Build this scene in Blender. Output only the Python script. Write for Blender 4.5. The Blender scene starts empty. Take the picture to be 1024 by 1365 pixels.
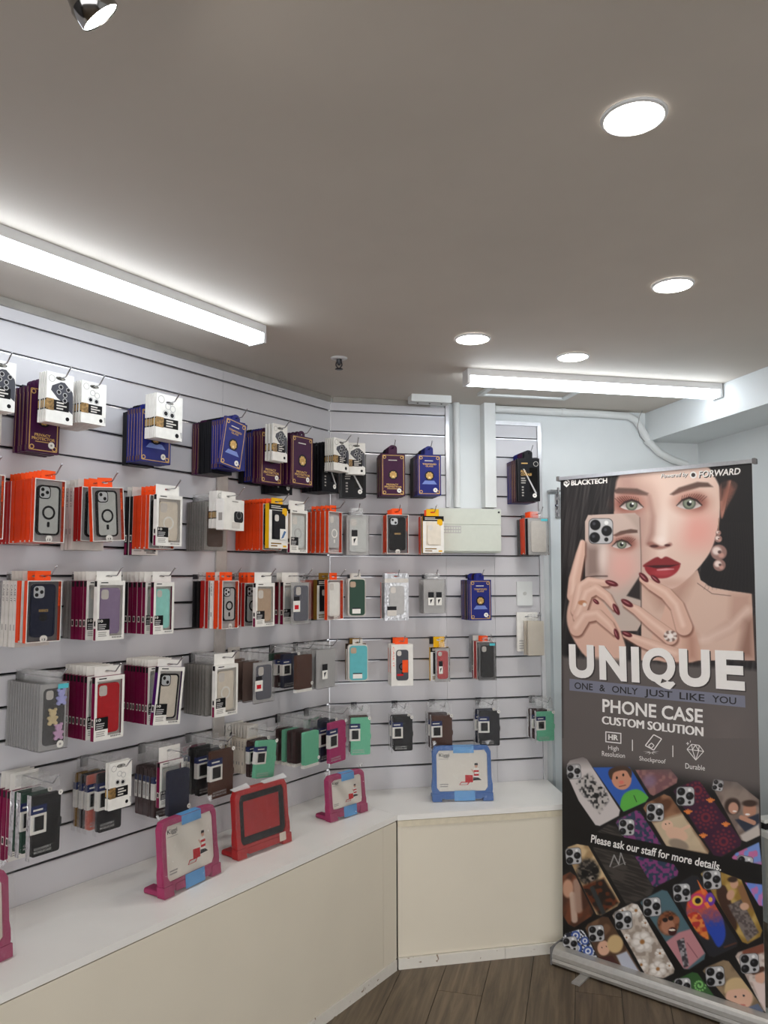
import bpy, math, random
import numpy as np
from mathutils import Vector, Matrix
random.seed(7)
S = bpy.context.scene
COL = S.collection

# ---------------------------------------------------------------- camera
FPX, PITCH, ROLL = 1021.9, 0.0857326, -0.0021995
CAMZ = 1.617
cp, sp, cr, sr = math.cos(PITCH), math.sin(PITCH), math.cos(ROLL), math.sin(ROLL)
cam_d = bpy.data.cameras.new('camera'); cam = bpy.data.objects.new('camera', cam_d); COL.objects.link(cam)
cam_d.sensor_fit = 'VERTICAL'; cam_d.sensor_height = 36.0; cam_d.lens = 36.0 * FPX / 1365.0
cam_d.clip_start = 0.02
cr_, cu_, cf_ = Vector((cr, -sr * sp, sr * cp)), Vector((-sr, -cr * sp, cr * cp)), Vector((0, cp, sp))
cam.matrix_world = Matrix(((cr_.x, cu_.x, -cf_.x, 0), (cr_.y, cu_.y, -cf_.y, 0), (cr_.z, cu_.z, -cf_.z, CAMZ), (0, 0, 0, 1)))
S.camera = cam

# ---------------------------------------------------------------- world, exposure
W = bpy.data.worlds.new('world'); S.world = W; W.use_nodes = True
W.node_tree.nodes['Background'].inputs[0].default_value = (0.98, 0.98, 1.0, 1)
W.node_tree.nodes['Background'].inputs[1].default_value = 3.2
S.view_settings.view_transform = 'Standard'; S.view_settings.look = 'None'
S.view_settings.exposure = 0.08; S.view_settings.gamma = 1.0; S.view_settings.use_curve_mapping = False
S.cycles.transparent_max_bounces = 24
TUBE_E, DOWN_E, SPOT_E = 12.5, 95.0, 60.0

# ---------------------------------------------------------------- picture <-> place
def ray(x, y):
    u, v = (x - 512) / FPX, (682.5 - y) / FPX
    return cf_ + cr_ * u + cu_ * v
def atz(x, y, z):
    d = ray(x, y); return d * ((z - CAMZ) / d.z) + Vector((0, 0, CAMZ))
C0 = Vector((-0.259197, 3.668057, 0))
AL, AB = 0.6119366, 1.3530907
class Wall:
    def __init__(s, a):
        s.d = Vector((math.sin(a), math.cos(a), 0)); s.n = Vector((math.cos(a), -math.sin(a), 0))
        s.rz = math.atan2(s.d.y, s.d.x)
    def hit(s, x, y, off=0.0):
        d = ray(x, y); t = (s.n.dot(C0) + off) / s.n.dot(d)
        p = d * t; return (p - C0).dot(s.d), p.z + CAMZ
    def P(s, u, n, z): return C0 + s.d * u + s.n * n + Vector((0, 0, z))
WL, WB = Wall(AL), Wall(AB)
ZCEIL, ZTOP = 2.495, 0.6205
def zg(k): return CAMZ + 0.0125 + (8 - k) * 0.1

# ---------------------------------------------------------------- materials
def lin(c):
    return tuple(((v / 255) / 12.92 if v / 255 <= 0.04045 else ((v / 255 + 0.055) / 1.055) ** 2.4) for v in c)
MATS = {}
def mat(name, rgb, rough=0.5, metal=0.0, noise=0.06, scale=40.0, bump=0.0, spec=None, coat=0.0):
    if name in MATS: return MATS[name]
    m = bpy.data.materials.new(name); m.use_nodes = True; nt = m.node_tree; b = nt.nodes['Principled BSDF']
    c = lin(rgb)
    b.inputs['Roughness'].default_value = rough; b.inputs['Metallic'].default_value = metal
    if spec is not None: b.inputs['Specular IOR Level'].default_value = spec
    if coat: b.inputs['Coat Weight'].default_value = coat; b.inputs['Coat Roughness'].default_value = 0.12
    if noise or bump:
        tc = nt.nodes.new('ShaderNodeTexCoord'); nz = nt.nodes.new('ShaderNodeTexNoise')
        nz.inputs['Scale'].default_value = scale; nz.inputs['Detail'].default_value = 4
        nt.links.new(tc.outputs['Object'], nz.inputs['Vector'])
        r = nt.nodes.new('ShaderNodeValToRGB')
        r.color_ramp.elements[0].position = 0.3; r.color_ramp.elements[1].position = 0.7
        r.color_ramp.elements[0].color = (*[v * (1 - noise) for v in c], 1)
        r.color_ramp.elements[1].color = (*[min(1, v * (1 + noise)) for v in c], 1)
        nt.links.new(nz.outputs['Fac'], r.inputs['Fac']); nt.links.new(r.outputs['Color'], b.inputs['Base Color'])
        if bump:
            bp = nt.nodes.new('ShaderNodeBump'); bp.inputs['Strength'].default_value = bump; bp.inputs['Distance'].default_value = 0.004
            nt.links.new(nz.outputs['Fac'], bp.inputs['Height']); nt.links.new(bp.outputs['Normal'], b.inputs['Normal'])
    else:
        b.inputs['Base Color'].default_value = (*c, 1)
    MATS[name] = m; return m
def emit(name, rgb, s):
    if name in MATS: return MATS[name]
    m = bpy.data.materials.new(name); m.use_nodes = True; nt = m.node_tree; nt.nodes.clear()
    o = nt.nodes.new('ShaderNodeOutputMaterial'); e = nt.nodes.new('ShaderNodeEmission')
    e.inputs[0].default_value = (*rgb, 1); e.inputs[1].default_value = s
    nt.links.new(e.outputs[0], o.inputs[0]); MATS[name] = m; return m
def clear(name, rgb=(255, 255, 255), amount=0.12, rough=0.12, wrinkle=0.0, haze=0.08):
    """thin clear plastic: mostly see-through, a little milky haze and a shine"""
    if name in MATS: return MATS[name]
    m = bpy.data.materials.new(name); m.use_nodes = True; nt = m.node_tree; nt.nodes.clear()
    o = nt.nodes.new('ShaderNodeOutputMaterial'); t = nt.nodes.new('ShaderNodeBsdfTransparent')
    g = nt.nodes.new('ShaderNodeBsdfGlossy'); g.inputs['Roughness'].default_value = rough
    d = nt.nodes.new('ShaderNodeBsdfDiffuse'); d.inputs[0].default_value = (*lin(rgb), 1)
    fr = nt.nodes.new('ShaderNodeFresnel'); fr.inputs[0].default_value = 1.17
    ad = nt.nodes.new('ShaderNodeMath'); ad.operation = 'MULTIPLY_ADD'; ad.inputs[1].default_value = 1.0; ad.inputs[2].default_value = amount * 0.3
    m1 = nt.nodes.new('ShaderNodeMixShader'); m2 = nt.nodes.new('ShaderNodeMixShader')
    m1.inputs[0].default_value = haze
    nt.links.new(t.outputs[0], m1.inputs[1]); nt.links.new(d.outputs[0], m1.inputs[2])
    nt.links.new(fr.outputs[0], ad.inputs[0]); nt.links.new(ad.outputs[0], m2.inputs[0])
    nt.links.new(m1.outputs[0], m2.inputs[1]); nt.links.new(g.outputs[0], m2.inputs[2]); nt.links.new(m2.outputs[0], o.inputs[0])
    if wrinkle:
        tc = nt.nodes.new('ShaderNodeTexCoord'); nz = nt.nodes.new('ShaderNodeTexNoise'); nz.inputs['Scale'].default_value = 18; nz.inputs['Distortion'].default_value = 2.5
        bp = nt.nodes.new('ShaderNodeBump'); bp.inputs['Strength'].default_value = wrinkle; bp.inputs['Distance'].default_value = 0.02
        nt.links.new(tc.outputs['Object'], nz.inputs['Vector']); nt.links.new(nz.outputs['Fac'], bp.inputs['Height'])
        nt.links.new(bp.outputs['Normal'], g.inputs['Normal'])
    MATS[name] = m; return m
PAL = dict(white=(236, 233, 226), offwhite=(214, 208, 200), black=(16, 15, 17), dark=(34, 33, 36), grey=(160, 156, 150), lgrey=(184, 182, 180), mgrey=(112, 110, 110),
           orange=(226, 66, 20), tabo=(248, 88, 34), red=(170, 24, 20), cherry=(196, 26, 36), yellow=(232, 178, 20), gold=(200, 160, 92), magenta=(122, 10, 62), violet=(72, 14, 92),
           purple=(70, 22, 66), blue=(36, 40, 112), navy=(20, 26, 52), label_navy=(22, 38, 92), lilac=(150, 130, 160), mint=(158, 222, 212), teal=(92, 178, 184),
           green=(112, 194, 156), dgreen=(30, 66, 50), fgreen=(28, 120, 84), brown=(78, 44, 28), dbrown=(58, 30, 30), taupe=(120, 100, 92), beige=(186, 162, 138), slate=(74, 76, 92),
           pinkp=(206, 118, 104), hotpink=(184, 46, 110), cream=(226, 216, 200), cyan=(92, 196, 206), clearcase=(200, 202, 198), silver=(206, 208, 210), ochre=(130, 96, 30), wine=(104, 14, 30))
def pm(key):
    if key == 'silver': return mat('plastic_silver', PAL[key], 0.3, 0.15, 0.05)
    if key == 'gold': return mat('print_gold', PAL[key], 0.45, 0.25, 0.1)
    return mat('product_' + key, PAL[key], 0.45, 0, 0.05, spec=0.2)
CHROME = mat('chrome', (190, 190, 192), 0.18, 1.0, 0.04)
STEEL = mat('dark_steel', (70, 70, 74), 0.35, 0.9, 0.05)
ALU = mat('brushed_aluminium', (205, 205, 208), 0.28, 0.9, 0.05, 90)
FILM = clear('clear_window_film', (240, 240, 240), 0.0, 0.08, 0.15, 0.015)
BAG = clear('poly_bag_film', (235, 235, 235), 0.03, 0.12, 0.8, 0.03)
BOXC = clear('clear_box_plastic', (215, 218, 220), 0.2, 0.15, 0.15, 0.30)
WRAP = clear('cellophane_wrap', (245, 245, 245), 0.10, 0.08, 1.0, 0.03)

# ---------------------------------------------------------------- mesh building
class MB:
    def __init__(s): s.v = []; s.f = []; s.m = []; s.mats = []; s.smooth = []
    def mi(s, m):
        if m not in s.mats: s.mats.append(m)
        return s.mats.index(m)
    def add(s, vs, fs, m, smooth=False):
        o = len(s.v); s.v += [tuple(v) for v in vs]; k = s.mi(m)
        for f in fs: s.f.append([i + o for i in f]); s.m.append(k); s.smooth.append(smooth)
        return s
    def box(s, x0, x1, y0, y1, z0, z1, m):
        v = [(x, y, z) for x in (x0, x1) for y in (y0, y1) for z in (z0, z1)]
        return s.add(v, [(0, 1, 3, 2), (4, 6, 7, 5), (0, 4, 5, 1), (2, 3, 7, 6), (0, 2, 6, 4), (1, 5, 7, 3)], m)
    def prism(s, pts, y0, y1, m, cap2=True):
        """outline in x,z (counter-clockwise seen from the front, -y), between y0 (front) and y1 (back)"""
        n = len(pts); v = [(p[0], y0, p[1]) for p in pts] + [(p[0], y1, p[1]) for p in pts]
        f = [tuple(range(n))] + ([tuple(reversed(range(n, 2 * n)))] if cap2 else [])
        f += [(i, i + n, (i + 1) % n + n, (i + 1) % n) for i in range(n)]
        return s.add(v, f, m)
    def flat(s, pts, y, m): return s.add([(p[0], y, p[1]) for p in pts], [tuple(range(len(pts)))], m)
    def ring(s, o, i, y0, y1, m):
        n = len(o); v = [(p[0], y0, p[1]) for p in o] + [(p[0], y0, p[1]) for p in i] + [(p[0], y1, p[1]) for p in o] + [(p[0], y1, p[1]) for p in i]
        f = []
        for a in range(n):
            b = (a + 1) % n
            f += [(a, b, b + n, a + n), (a + 2 * n, a + 3 * n, b + 3 * n, b + 2 * n), (a, a + 2 * n, b + 2 * n, b), (a + n, b + n, b + 3 * n, a + 3 * n)]
        return s.add(v, f, m)
    def tube(s, pts, r, m, seg=8, caps=True):
        pts = [Vector(p) for p in pts]; vs = []; fs = []; n = len(pts)
        t0 = (pts[1] - pts[0]).normalized(); up = Vector((0, 0, 1)) if abs(t0.z) < 0.9 else Vector((1, 0, 0))
        a = t0.cross(up).normalized()
        for i, p in enumerate(pts):
            t = ((pts[min(i + 1, n - 1)] - pts[max(i - 1, 0)])).normalized()
            a = (a - t * a.dot(t)).normalized(); b = t.cross(a); rr = r[i] if isinstance(r, (list, tuple)) else r
            for k in range(seg):
                w = 2 * math.pi * k / seg; vs.append(p + (a * math.cos(w) + b * math.sin(w)) * rr)
        for i in range(n - 1):
            for k in range(seg):
                fs.append((i * seg + k, i * seg + (k + 1) % seg, (i + 1) * seg + (k + 1) % seg, (i + 1) * seg + k))
        s.add(vs, fs, m, True)
        if caps: s.add(vs[:seg], [tuple(reversed(range(seg)))], m); s.add(vs[-seg:], [tuple(range(seg))], m)
        return s
    def lathe(s, prof, m, seg=24, smooth=True):
        """profile (radius, z) turned about the z axis"""
        vs = []; fs = []; n = len(prof)
        for k in range(seg):
            w = 2 * math.pi * k / seg
            for r, z in prof: vs.append((r * math.cos(w), r * math.sin(w), z))
        for k in range(seg):
            for i in range(n - 1): fs.append((k * n + i, ((k + 1) % seg) * n + i, ((k + 1) % seg) * n + i + 1, k * n + i + 1))
        return s.add(vs, fs, m, smooth)
    def mesh(s, name):
        me = bpy.data.meshes.new(name); me.from_pydata(s.v, [], s.f)
        for m in s.mats: me.materials.append(m)
        me.polygons.foreach_set('material_index', s.m); me.polygons.foreach_set('use_smooth', s.smooth)
        me.update(); return me
def rr(x0, x1, z0, z1, r, seg=4):
    r = max(1e-5, min(r, (x1 - x0) / 2, (z1 - z0) / 2)); P = []
    for cx, cz, a in ((x0 + r, z0 + r, 180), (x1 - r, z0 + r, 270), (x1 - r, z1 - r, 0), (x0 + r, z1 - r, 90)):
        for k in range(seg + 1):
            w = math.radians(a + 90 * k / seg); P.append((cx + r * math.cos(w), cz + r * math.sin(w)))
    return P
def circ(cx, cz, r, n=14, rz=None):
    return [(cx + r * math.cos(2 * math.pi * k / n), cz + (rz or r) * math.sin(2 * math.pi * k / n)) for k in range(n)]
_txt = {}
def text_geo(t, bold=0.0, shear=0.0):
    if (t, bold, shear) in _txt: return _txt[(t, bold, shear)]
    cu = bpy.data.curves.new('lettering', 'FONT'); cu.body = t; cu.size = 1; cu.resolution_u = 6 if bold >= 0.03 else 3; cu.offset = bold; cu.shear = shear
    ob = bpy.data.objects.new('lettering', cu); COL.objects.link(ob)
    dg = bpy.context.evaluated_depsgraph_get(); me = bpy.data.meshes.new_from_object(ob.evaluated_get(dg))
    v = np.zeros(len(me.vertices) * 3); me.vertices.foreach_get('co', v); v = v.reshape(-1, 3)[:, :2]
    lo, hi = v.min(0), v.max(0); v = (v - lo) / (hi - lo)
    f = [tuple(p.vertices) for p in me.polygons]
    bpy.data.objects.remove(ob); bpy.data.curves.remove(cu); bpy.data.meshes.remove(me)
    _txt[(t, bold, shear)] = (v, f, (hi - lo)); return _txt[(t, bold, shear)]
def letter(mb, t, x0, x1, z0, z1, y, m, bold=0.0, shear=0.0, vertical=False):
    v, f, _ = text_geo(t, bold, shear)
    if vertical: vs = [(x0 + (x1 - x0) * b, y, z1 - (z1 - z0) * a) for a, b in v]
    else: vs = [(x0 + (x1 - x0) * a, y, z0 + (z1 - z0) * b) for a, b in v]
    return mb.add(vs, f, m)
def bars(mb, x0, x1, z0, z1, n, y, m, seed=1):
    """lines of print too small to read"""
    rg = random.Random(seed); h = (z1 - z0) / n
    for i in range(n):
        z = z1 - h * (i + 0.8); w = (x1 - x0) * rg.uniform(0.6, 1)
        mb.box(x0, x0 + w, y - 0.0001, y, z, z + h * 0.5, m)

# ---------------------------------------------------------------- objects
def obj(name, me, parent=None, loc=None, rz=None):
    if isinstance(me, MB): me = me.mesh(name)
    o = bpy.data.objects.new(name, me); COL.objects.link(o)
    if parent: o.parent = parent
    if loc is not None: o.location = loc
    if rz is not None: o.rotation_euler = (0, 0, rz)
    return o
def tag(o, label, cat, group=None):
    o['label'] = label; o['category'] = cat
    if group: o['group'] = group
    return o
def thing(name, label, cat, loc=(0, 0, 0), rz=0.0, group=None):
    o = bpy.data.objects.new(name, None); o.empty_display_size = 0.02; COL.objects.link(o); o.location = loc; o.rotation_euler = (0, 0, rz)
    return tag(o, label, cat, group)
def struct(name, me, label=None, loc=None, rz=None):
    o = obj(name, me, None, loc, rz); o['kind'] = 'structure'
    if label: o['label'] = label
    return o

# ================================================================= THE SETTING
M_CEIL = mat('ceiling_paint', (206, 197, 186), 0.75, 0, 0.03, 3.0, 0.25)
M_WALL = mat('white_wall_paint', (222, 226, 226), 0.6, 0, 0.02, 5.0, 0.08)
M_SLAT = mat('slat_laminate', (212, 210, 213), 0.38, 0, 0.02, 3.0)
M_BACK = mat('groove_backing', (52, 50, 50), 0.7, 0, 0.1, 20)
M_TRIM = mat('white_trim', (226, 228, 226), 0.45, 0, 0.02, 10)
M_CTOP = mat('counter_white_laminate', (242, 240, 235), 0.32, 0, 0.025, 6.0)
M_CFRONT = mat('counter_cream_laminate', (228, 220, 202), 0.38, 0, 0.02, 4.0)
M_JOINT = mat('dark_joint', (70, 66, 60), 0.8)

# floor: boards running away from the counter
def wood_mat():
    m = bpy.data.materials.new('brown_wood_plank'); m.use_nodes = True; nt = m.node_tree; b = nt.nodes['Principled BSDF']
    tc = nt.nodes.new('ShaderNodeTexCoord'); mp = nt.nodes.new('ShaderNodeMapping'); mp.inputs['Scale'].default_value = (34, 2.2, 1)
    oi = nt.nodes.new('ShaderNodeObjectInfo'); ad = nt.nodes.new('ShaderNodeVectorMath'); ad.operation = 'MULTIPLY_ADD'
    ad.inputs[1].default_value = (1, 1, 1)
    cx = nt.nodes.new('ShaderNodeCombineXYZ'); ml = nt.nodes.new('ShaderNodeMath'); ml.operation = 'MULTIPLY'; ml.inputs[1].default_value = 90
    nt.links.new(oi.outputs['Random'], ml.inputs[0]); nt.links.new(ml.outputs[0], cx.inputs[1]); nt.links.new(ml.outputs[0], cx.inputs[0])
    nt.links.new(tc.outputs['Object'], mp.inputs[0]); nt.links.new(mp.outputs[0], ad.inputs[0]); nt.links.new(cx.outputs[0], ad.inputs[2])
    nz = nt.nodes.new('ShaderNodeTexNoise'); nz.inputs['Scale'].default_value = 1.0; nz.inputs['Detail'].default_value = 7; nz.inputs['Roughness'].default_value = 0.65; nz.inputs['Distortion'].default_value = 0.6
    nt.links.new(ad.outputs[0], nz.inputs['Vector'])
    r = nt.nodes.new('ShaderNodeValToRGB'); e = r.color_ramp.elements
    e[0].position = 0.28; e[0].color = (*lin((72, 61, 49)), 1); e[1].position = 0.72; e[1].color = (*lin((130, 113, 92)), 1)
    k = r.color_ramp.elements.new(0.5); k.color = (*lin((102, 88, 71)), 1)
    nt.links.new(nz.outputs['Fac'], r.inputs['Fac'])
    hs = nt.nodes.new('ShaderNodeHueSaturation'); mr = nt.nodes.new('ShaderNodeMapRange'); mr.inputs[3].default_value = 0.82; mr.inputs[4].default_value = 1.15
    nt.links.new(oi.outputs['Random'], mr.inputs[0]); nt.links.new(mr.outputs[0], hs.inputs['Value']); nt.links.new(r.outputs[0], hs.inputs['Color'])
    nt.links.new(hs.outputs[0], b.inputs['Base Color']); b.inputs['Roughness'].default_value = 0.48
    bp = nt.nodes.new('ShaderNodeBump'); bp.inputs['Strength'].default_value = 0.15; bp.inputs['Distance'].default_value = 0.003
    nt.links.new(nz.outputs['Fac'], bp.inputs['Height']); nt.links.new(bp.outputs['Normal'], b.inputs['Normal'])
    return m
floor = struct('floor', MB().box(-4.5, 4.5, -4.5, 4.6, -0.05, -0.004, M_JOINT), 'brown timber plank floor')
M_WOOD = wood_mat(); PW, PLN = 0.175, 1.25
pme = MB().prism(rr(-PW / 2 + 0.0012, PW / 2 - 0.0012, -0.0036, 0.0, 0.001, 1), -PLN / 2 + 0.001, PLN / 2 - 0.001, M_WOOD).mesh('plank')
pa = math.radians(-14.6); pdir = Vector((-math.sin(pa), math.cos(pa), 0)); px_ = Vector((pdir.y, -pdir.x, 0))
org = Vector((0.439, 3.365, 0))
for i in range(-18, 14):
    for j in range(-5, 2):
        off = ((i * 37) % 10) / 10 * PLN
        c = org + px_ * ((i + 0.5) * PW) + pdir * (j * PLN + off)
        if -2.6 < c.x < 2.7 and -1.8 < c.y < 4.2:
            obj('plank', pme, floor, c, pa)
struct('ceiling', MB().box(-4.5, 4.5, -4.5, 4.8, ZCEIL, ZCEIL + 0.1, M_CEIL), 'off-white plaster ceiling')

# left wall: slatted panel with a metal rail in every groove
def wall_frame(w): return dict(loc=C0, rz=w.rz)
ULW = -7.5
wl = struct('wall_left', MB().box(ULW, 0.0, 0.019, 0.12, 0, ZCEIL, M_BACK), 'pale grey slatted display wall', **wall_frame(WL))
def slat_rows(parent, spans, kmin, kmax, z_lo, z_hi):
    """boards between the grooves from z_lo to z_hi, split at the joints in spans"""
    tops = [z_hi] + [zg(k) - 0.010 for k in range(kmin, kmax + 1)]
    bots = [zg(k) for k in range(kmin, kmax + 1)] + [z_lo]
    for (a, b) in spans:
        for zt, zb in zip(tops, bots):
            if zt - zb < 0.01: continue
            key = (round(b - a, 4), round(zt - zb, 4))
            if key not in SLM: SLM[key] = MB().prism(rr(0.0006, key[0] - 0.0006, 0, key[1], 0.0015, 1), 0.0, 0.019, M_SLAT).mesh('slat')
            obj('slat', SLM[key], parent, (a, 0, zb))
        for k in range(kmin, kmax + 1):
            if not (z_lo < zg(k) < z_hi): continue
            key = ('r', round(b - a, 4))
            if key not in SLM:
                SLM[key] = MB().box(0, b - a, -0.0012, 0.019, 0, 0.0035, ALU).box(0, b - a, 0.015, 0.019, 0.0035, 0.010, STEEL).mesh('groove_rail')
            obj('groove_rail', SLM[key], parent, (a, 0, zg(k) - 0.010))
SLM = {}
UJ = -0.70
slat_rows(wl, [(UJ, -0.001), (UJ - 1.2, UJ), (UJ - 2.4, UJ - 1.2)], 0, 17, ZTOP, 2.468)
struct('trim_1', MB().box(ULW, -0.012, -0.012, 0.019, 2.468, ZCEIL - 0.001, mat('aged_metal_trim', (170, 166, 158), 0.35, 0.5, 0.12, 12)), 'metal bead along the top of the slatted wall', **wall_frame(WL))
struct('trim_2', MB().box(UJ - 0.028, UJ + 0.028, -0.010, -0.0014, zg(12) - 0.36, zg(4) + 0.04, mat('upright_grey', (196, 190, 184), 0.4)), 'pale upright cover strip on the slatted wall', **wall_frame(WL))

# back wall with two slatted panels, pipe, boxing
URW = 2.02
wb = struct('wall_back', MB().box(0, URW, 0.019, 0.12, 0, ZCEIL, M_WALL), 'white back wall with slatted panels', **wall_frame(WB))
o = obj('slat_backing', MB().box(0, 0.58, 0.0175, 0.0189, ZTOP, 2.47, M_BACK).box(0.58, 0.832, 0.0175, 0.0189, ZTOP, zg(5) + 0.03, M_BACK).box(0.832, 1.072, 0.0175, 0.0189, ZTOP, CAMZ + 0.79, M_BACK), wb)
slat_rows(wb, [(0.001, 0.58)], 0, 17, ZTOP, 2.468)
slat_rows(wb, [(0.58, 0.832)], 5, 17, ZTOP, zg(5) + 0.035)
slat_rows(wb, [(0.832, 1.072)], 1, 17, ZTOP, CAMZ + 0.775)
struct('trim_3', MB().box(0.012, 0.50, -0.012, 0.019, 2.468, ZCEIL - 0.001, MATS['aged_metal_trim']), 'metal bead along the top of the back panel', **wall_frame(WB))
struct('trim_4', MB().box(0.5805, 0.598, -0.010, 0.019, zg(5) + 0.036, ZCEIL - 0.001, mat('bright_edge_trim', (226, 226, 228), 0.25, 0.4, 0.03)), 'bright metal edge of the left back panel', **wall_frame(WB))
struct('trim_5', MB().box(1.0725, 1.092, -0.010, 0.019, ZTOP, CAMZ + 0.795, MATS['bright_edge_trim']).box(0.833, 1.0725, -0.010, 0.019, CAMZ + 0.7755, CAMZ + 0.795, MATS['bright_edge_trim']), 'bright metal edge of the right back panel', **wall_frame(WB))
struct('trim_6', MB().box(0.772, 0.8315, -0.045, 0.018, zg(5) + 0.036, ZCEIL - 0.001, M_TRIM), 'white boxed upright on the back wall', **wall_frame(WB))
# right wall and the dropped box along it
def wbp(u, n, z): return WB.P(u, n, z)
wr = struct('wall_right', MB().box(URW, URW + 0.1, -7.0, 0.12, 0, ZCEIL, M_WALL), 'white right wall', **wall_frame(WB))
struct('trim_7', MB().box(1.706, URW, -7.0, 0.0185, CAMZ + 0.722, ZCEIL - 0.001, M_WALL), 'white dropped box along the top of right wall', **wall_frame(WB))
# unseen shop front added behind the viewer, opened wide for daylight and bounce
struct('wall_front', MB().box(-4.5, -3.6, -2.5, -2.4, 0, ZCEIL, M_WALL).box(2.6, 3.3, -2.5, -2.4, 0, ZCEIL, M_WALL).box(-3.6, 2.6, -2.5, -2.4, 2.3, ZCEIL, M_WALL), 'unseen white wall added behind the viewer, its wide opening letting daylight in')
# door behind the banner
M_DOOR = mat('white_door_paint', (216, 224, 226), 0.4, 0, 0.02, 4)
door = struct('door_1', MB().box(1.132, 1.95, -0.012, 0.0185, 0.01, CAMZ + 0.424, M_DOOR), 'white door behind the banner', **wall_frame(WB))
obj('knob', MB().lathe([(0.0, 0.062), (0.018, 0.060), (0.028, 0.048), (0.029, 0.036), (0.02, 0.022), (0.011, 0.014), (0.011, 0.004), (0.001, 0.004)], CHROME), door, (1.205, -0.013, CAMZ - 0.585)).rotation_euler = (math.pi / 2, 0, 0)
obj('rose', MB().lathe([(0.0, 0.006), (0.030, 0.006), (0.034, 0.0), (0.0, 0.0)], M_TRIM), door, (1.205, -0.0121, CAMZ - 0.585)).rotation_euler = (math.pi / 2, 0, 0)
bolt = obj('bolt', MB().box(1.158, 1.186, -0.020, -0.0125, CAMZ + 0.305, CAMZ + 0.425, CHROME).tube([(1.172, -0.026, CAMZ + 0.31), (1.172, -0.026, CAMZ + 0.458)], 0.006, CHROME)
           .box(1.164, 1.180, -0.034, -0.020, CAMZ + 0.395, CAMZ + 0.408, CHROME).box(1.164, 1.180, -0.034, -0.020, CAMZ + 0.33, CAMZ + 0.343, CHROME).tube([(1.172, -0.026, CAMZ + 0.365), (1.150, -0.040, CAMZ + 0.365)], 0.005, CHROME), door)
obj('strike', MB().box(1.130, 1.190, -0.026, 0.0188, CAMZ + 0.437, CAMZ + 0.447, CHROME), door)

# ================================================================= COUNTERS
LW, BWD = 0.45, 0.40
# inner corner of the two fronts
A1 = C0 + WL.n * LW; A2 = C0 + WB.n * BWD
den = WL.d.x * WB.d.y - WL.d.y * WB.d.x
tt = ((A2.x - A1.x) * WB.d.y - (A2.y - A1.y) * WB.d.x) / den
IC = A1 + WL.d * tt; uL = (IC - C0).dot(WL.d); uB = (IC - C0).dot(WB.d)
def slab(name, pts, z0, z1, m, parent):
    """vertical prism from plan points"""
    n = len(pts); v = [(p.x, p.y, z0) for p in pts] + [(p.x, p.y, z1) for p in pts]
    f = [tuple(reversed(range(n))), tuple(range(n, 2 * n))] + [(i, (i + 1) % n, (i + 1) % n + n, i + n) for i in range(n)]
    return obj(name, MB().add(v, f, m), parent)
def lp(u, n): return C0 + WL.d * u + WL.n * n
def bp_(u, n): return C0 + WB.d * u + WB.n * n
CL = thing('display_counter', 'long low white-topped display counter along the left slatted wall', 'counter', (0, 0, 0))
CE = -3.0
slab('counter_top', [lp(CE, 0.001), lp(CE, LW), lp(uL, LW - 0.0006), lp(0, 0.001)], ZTOP - 0.022, ZTOP, M_CTOP, CL)
useam = -0.20
slab('front_panel', [lp(CE, LW - 0.024), lp(CE, LW - 0.0006), lp(useam - 0.001, LW - 0.0006), lp(useam - 0.001, LW - 0.024)], 0.045, ZTOP - 0.0255, M_CFRONT, CL)
slab('front_panel', [lp(useam + 0.0005, LW - 0.024), lp(useam + 0.0005, LW - 0.0006), lp(uL - 0.004, LW - 0.0006), lp(uL - 0.004, LW - 0.024)], 0.045, ZTOP - 0.0255, M_CFRONT, CL)
slab('carcass', [lp(CE, 0.02), lp(CE, LW - 0.026), lp(uL - 0.03, LW - 0.026), lp(-0.03, 0.02)], 0.0, ZTOP - 0.0225, M_JOINT, CL)
def chipped():
    m = mat('chipped_white_skirting', (226, 222, 212), 0.5, 0, 0.02)
    nt = m.node_tree; b = nt.nodes['Principled BSDF']; old = b.inputs['Base Color'].links[0].from_socket
    tc = nt.nodes.new('ShaderNodeTexCoord'); nz = nt.nodes.new('ShaderNodeTexNoise'); nz.inputs['Scale'].default_value = 26; nz.inputs['Detail'].default_value = 3; nz.inputs['Distortion'].default_value = 1
    r = nt.nodes.new('ShaderNodeValToRGB'); r.color_ramp.elements[0].position = 0.66; r.color_ramp.elements[1].position = 0.70
    mx = nt.nodes.new('ShaderNodeMix'); mx.data_type = 'RGBA'
    nt.links.new(tc.outputs['Object'], nz.inputs['Vector']); nt.links.new(nz.outputs['Fac'], r.inputs['Fac']); nt.links.new(r.outputs[0], mx.inputs['Factor'])
    nt.links.new(old, mx.inputs['A']); mx.inputs['B'].default_value = (*lin((150, 130, 108)), 1); nt.links.new(mx.outputs['Result'], b.inputs['Base Color'])
    return m
M_CHIP = chipped()
slab('kick_board', [lp(CE, LW - 0.022), lp(CE, LW + 0.004), lp(uL - 0.008, LW + 0.004), lp(uL - 0.008, LW - 0.022)], 0.0, 0.043, M_CHIP, CL)
CBK = thing('display_counter', 'short low white-topped display counter against the back wall beside the banner', 'counter', (0, 0, 0))
UBE = 1.03
def front_n(u): return BWD + (u - uB) * 0.018
slab('counter_top', [bp_(0.0015, 0.001), bp_(uB + 0.0015, BWD), bp_(UBE, front_n(UBE)), bp_(UBE + 0.06, 0.001)], ZTOP - 0.022, ZTOP, M_CTOP, CBK)
slab('front_panel', [bp_(uB + 0.005, BWD - 0.024), bp_(uB + 0.005, BWD - 0.006), bp_(UBE - 0.01, front_n(UBE) - 0.006), bp_(UBE - 0.01, front_n(UBE) - 0.024)], 0.045, ZTOP - 0.0235, M_CFRONT, CBK)
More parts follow.
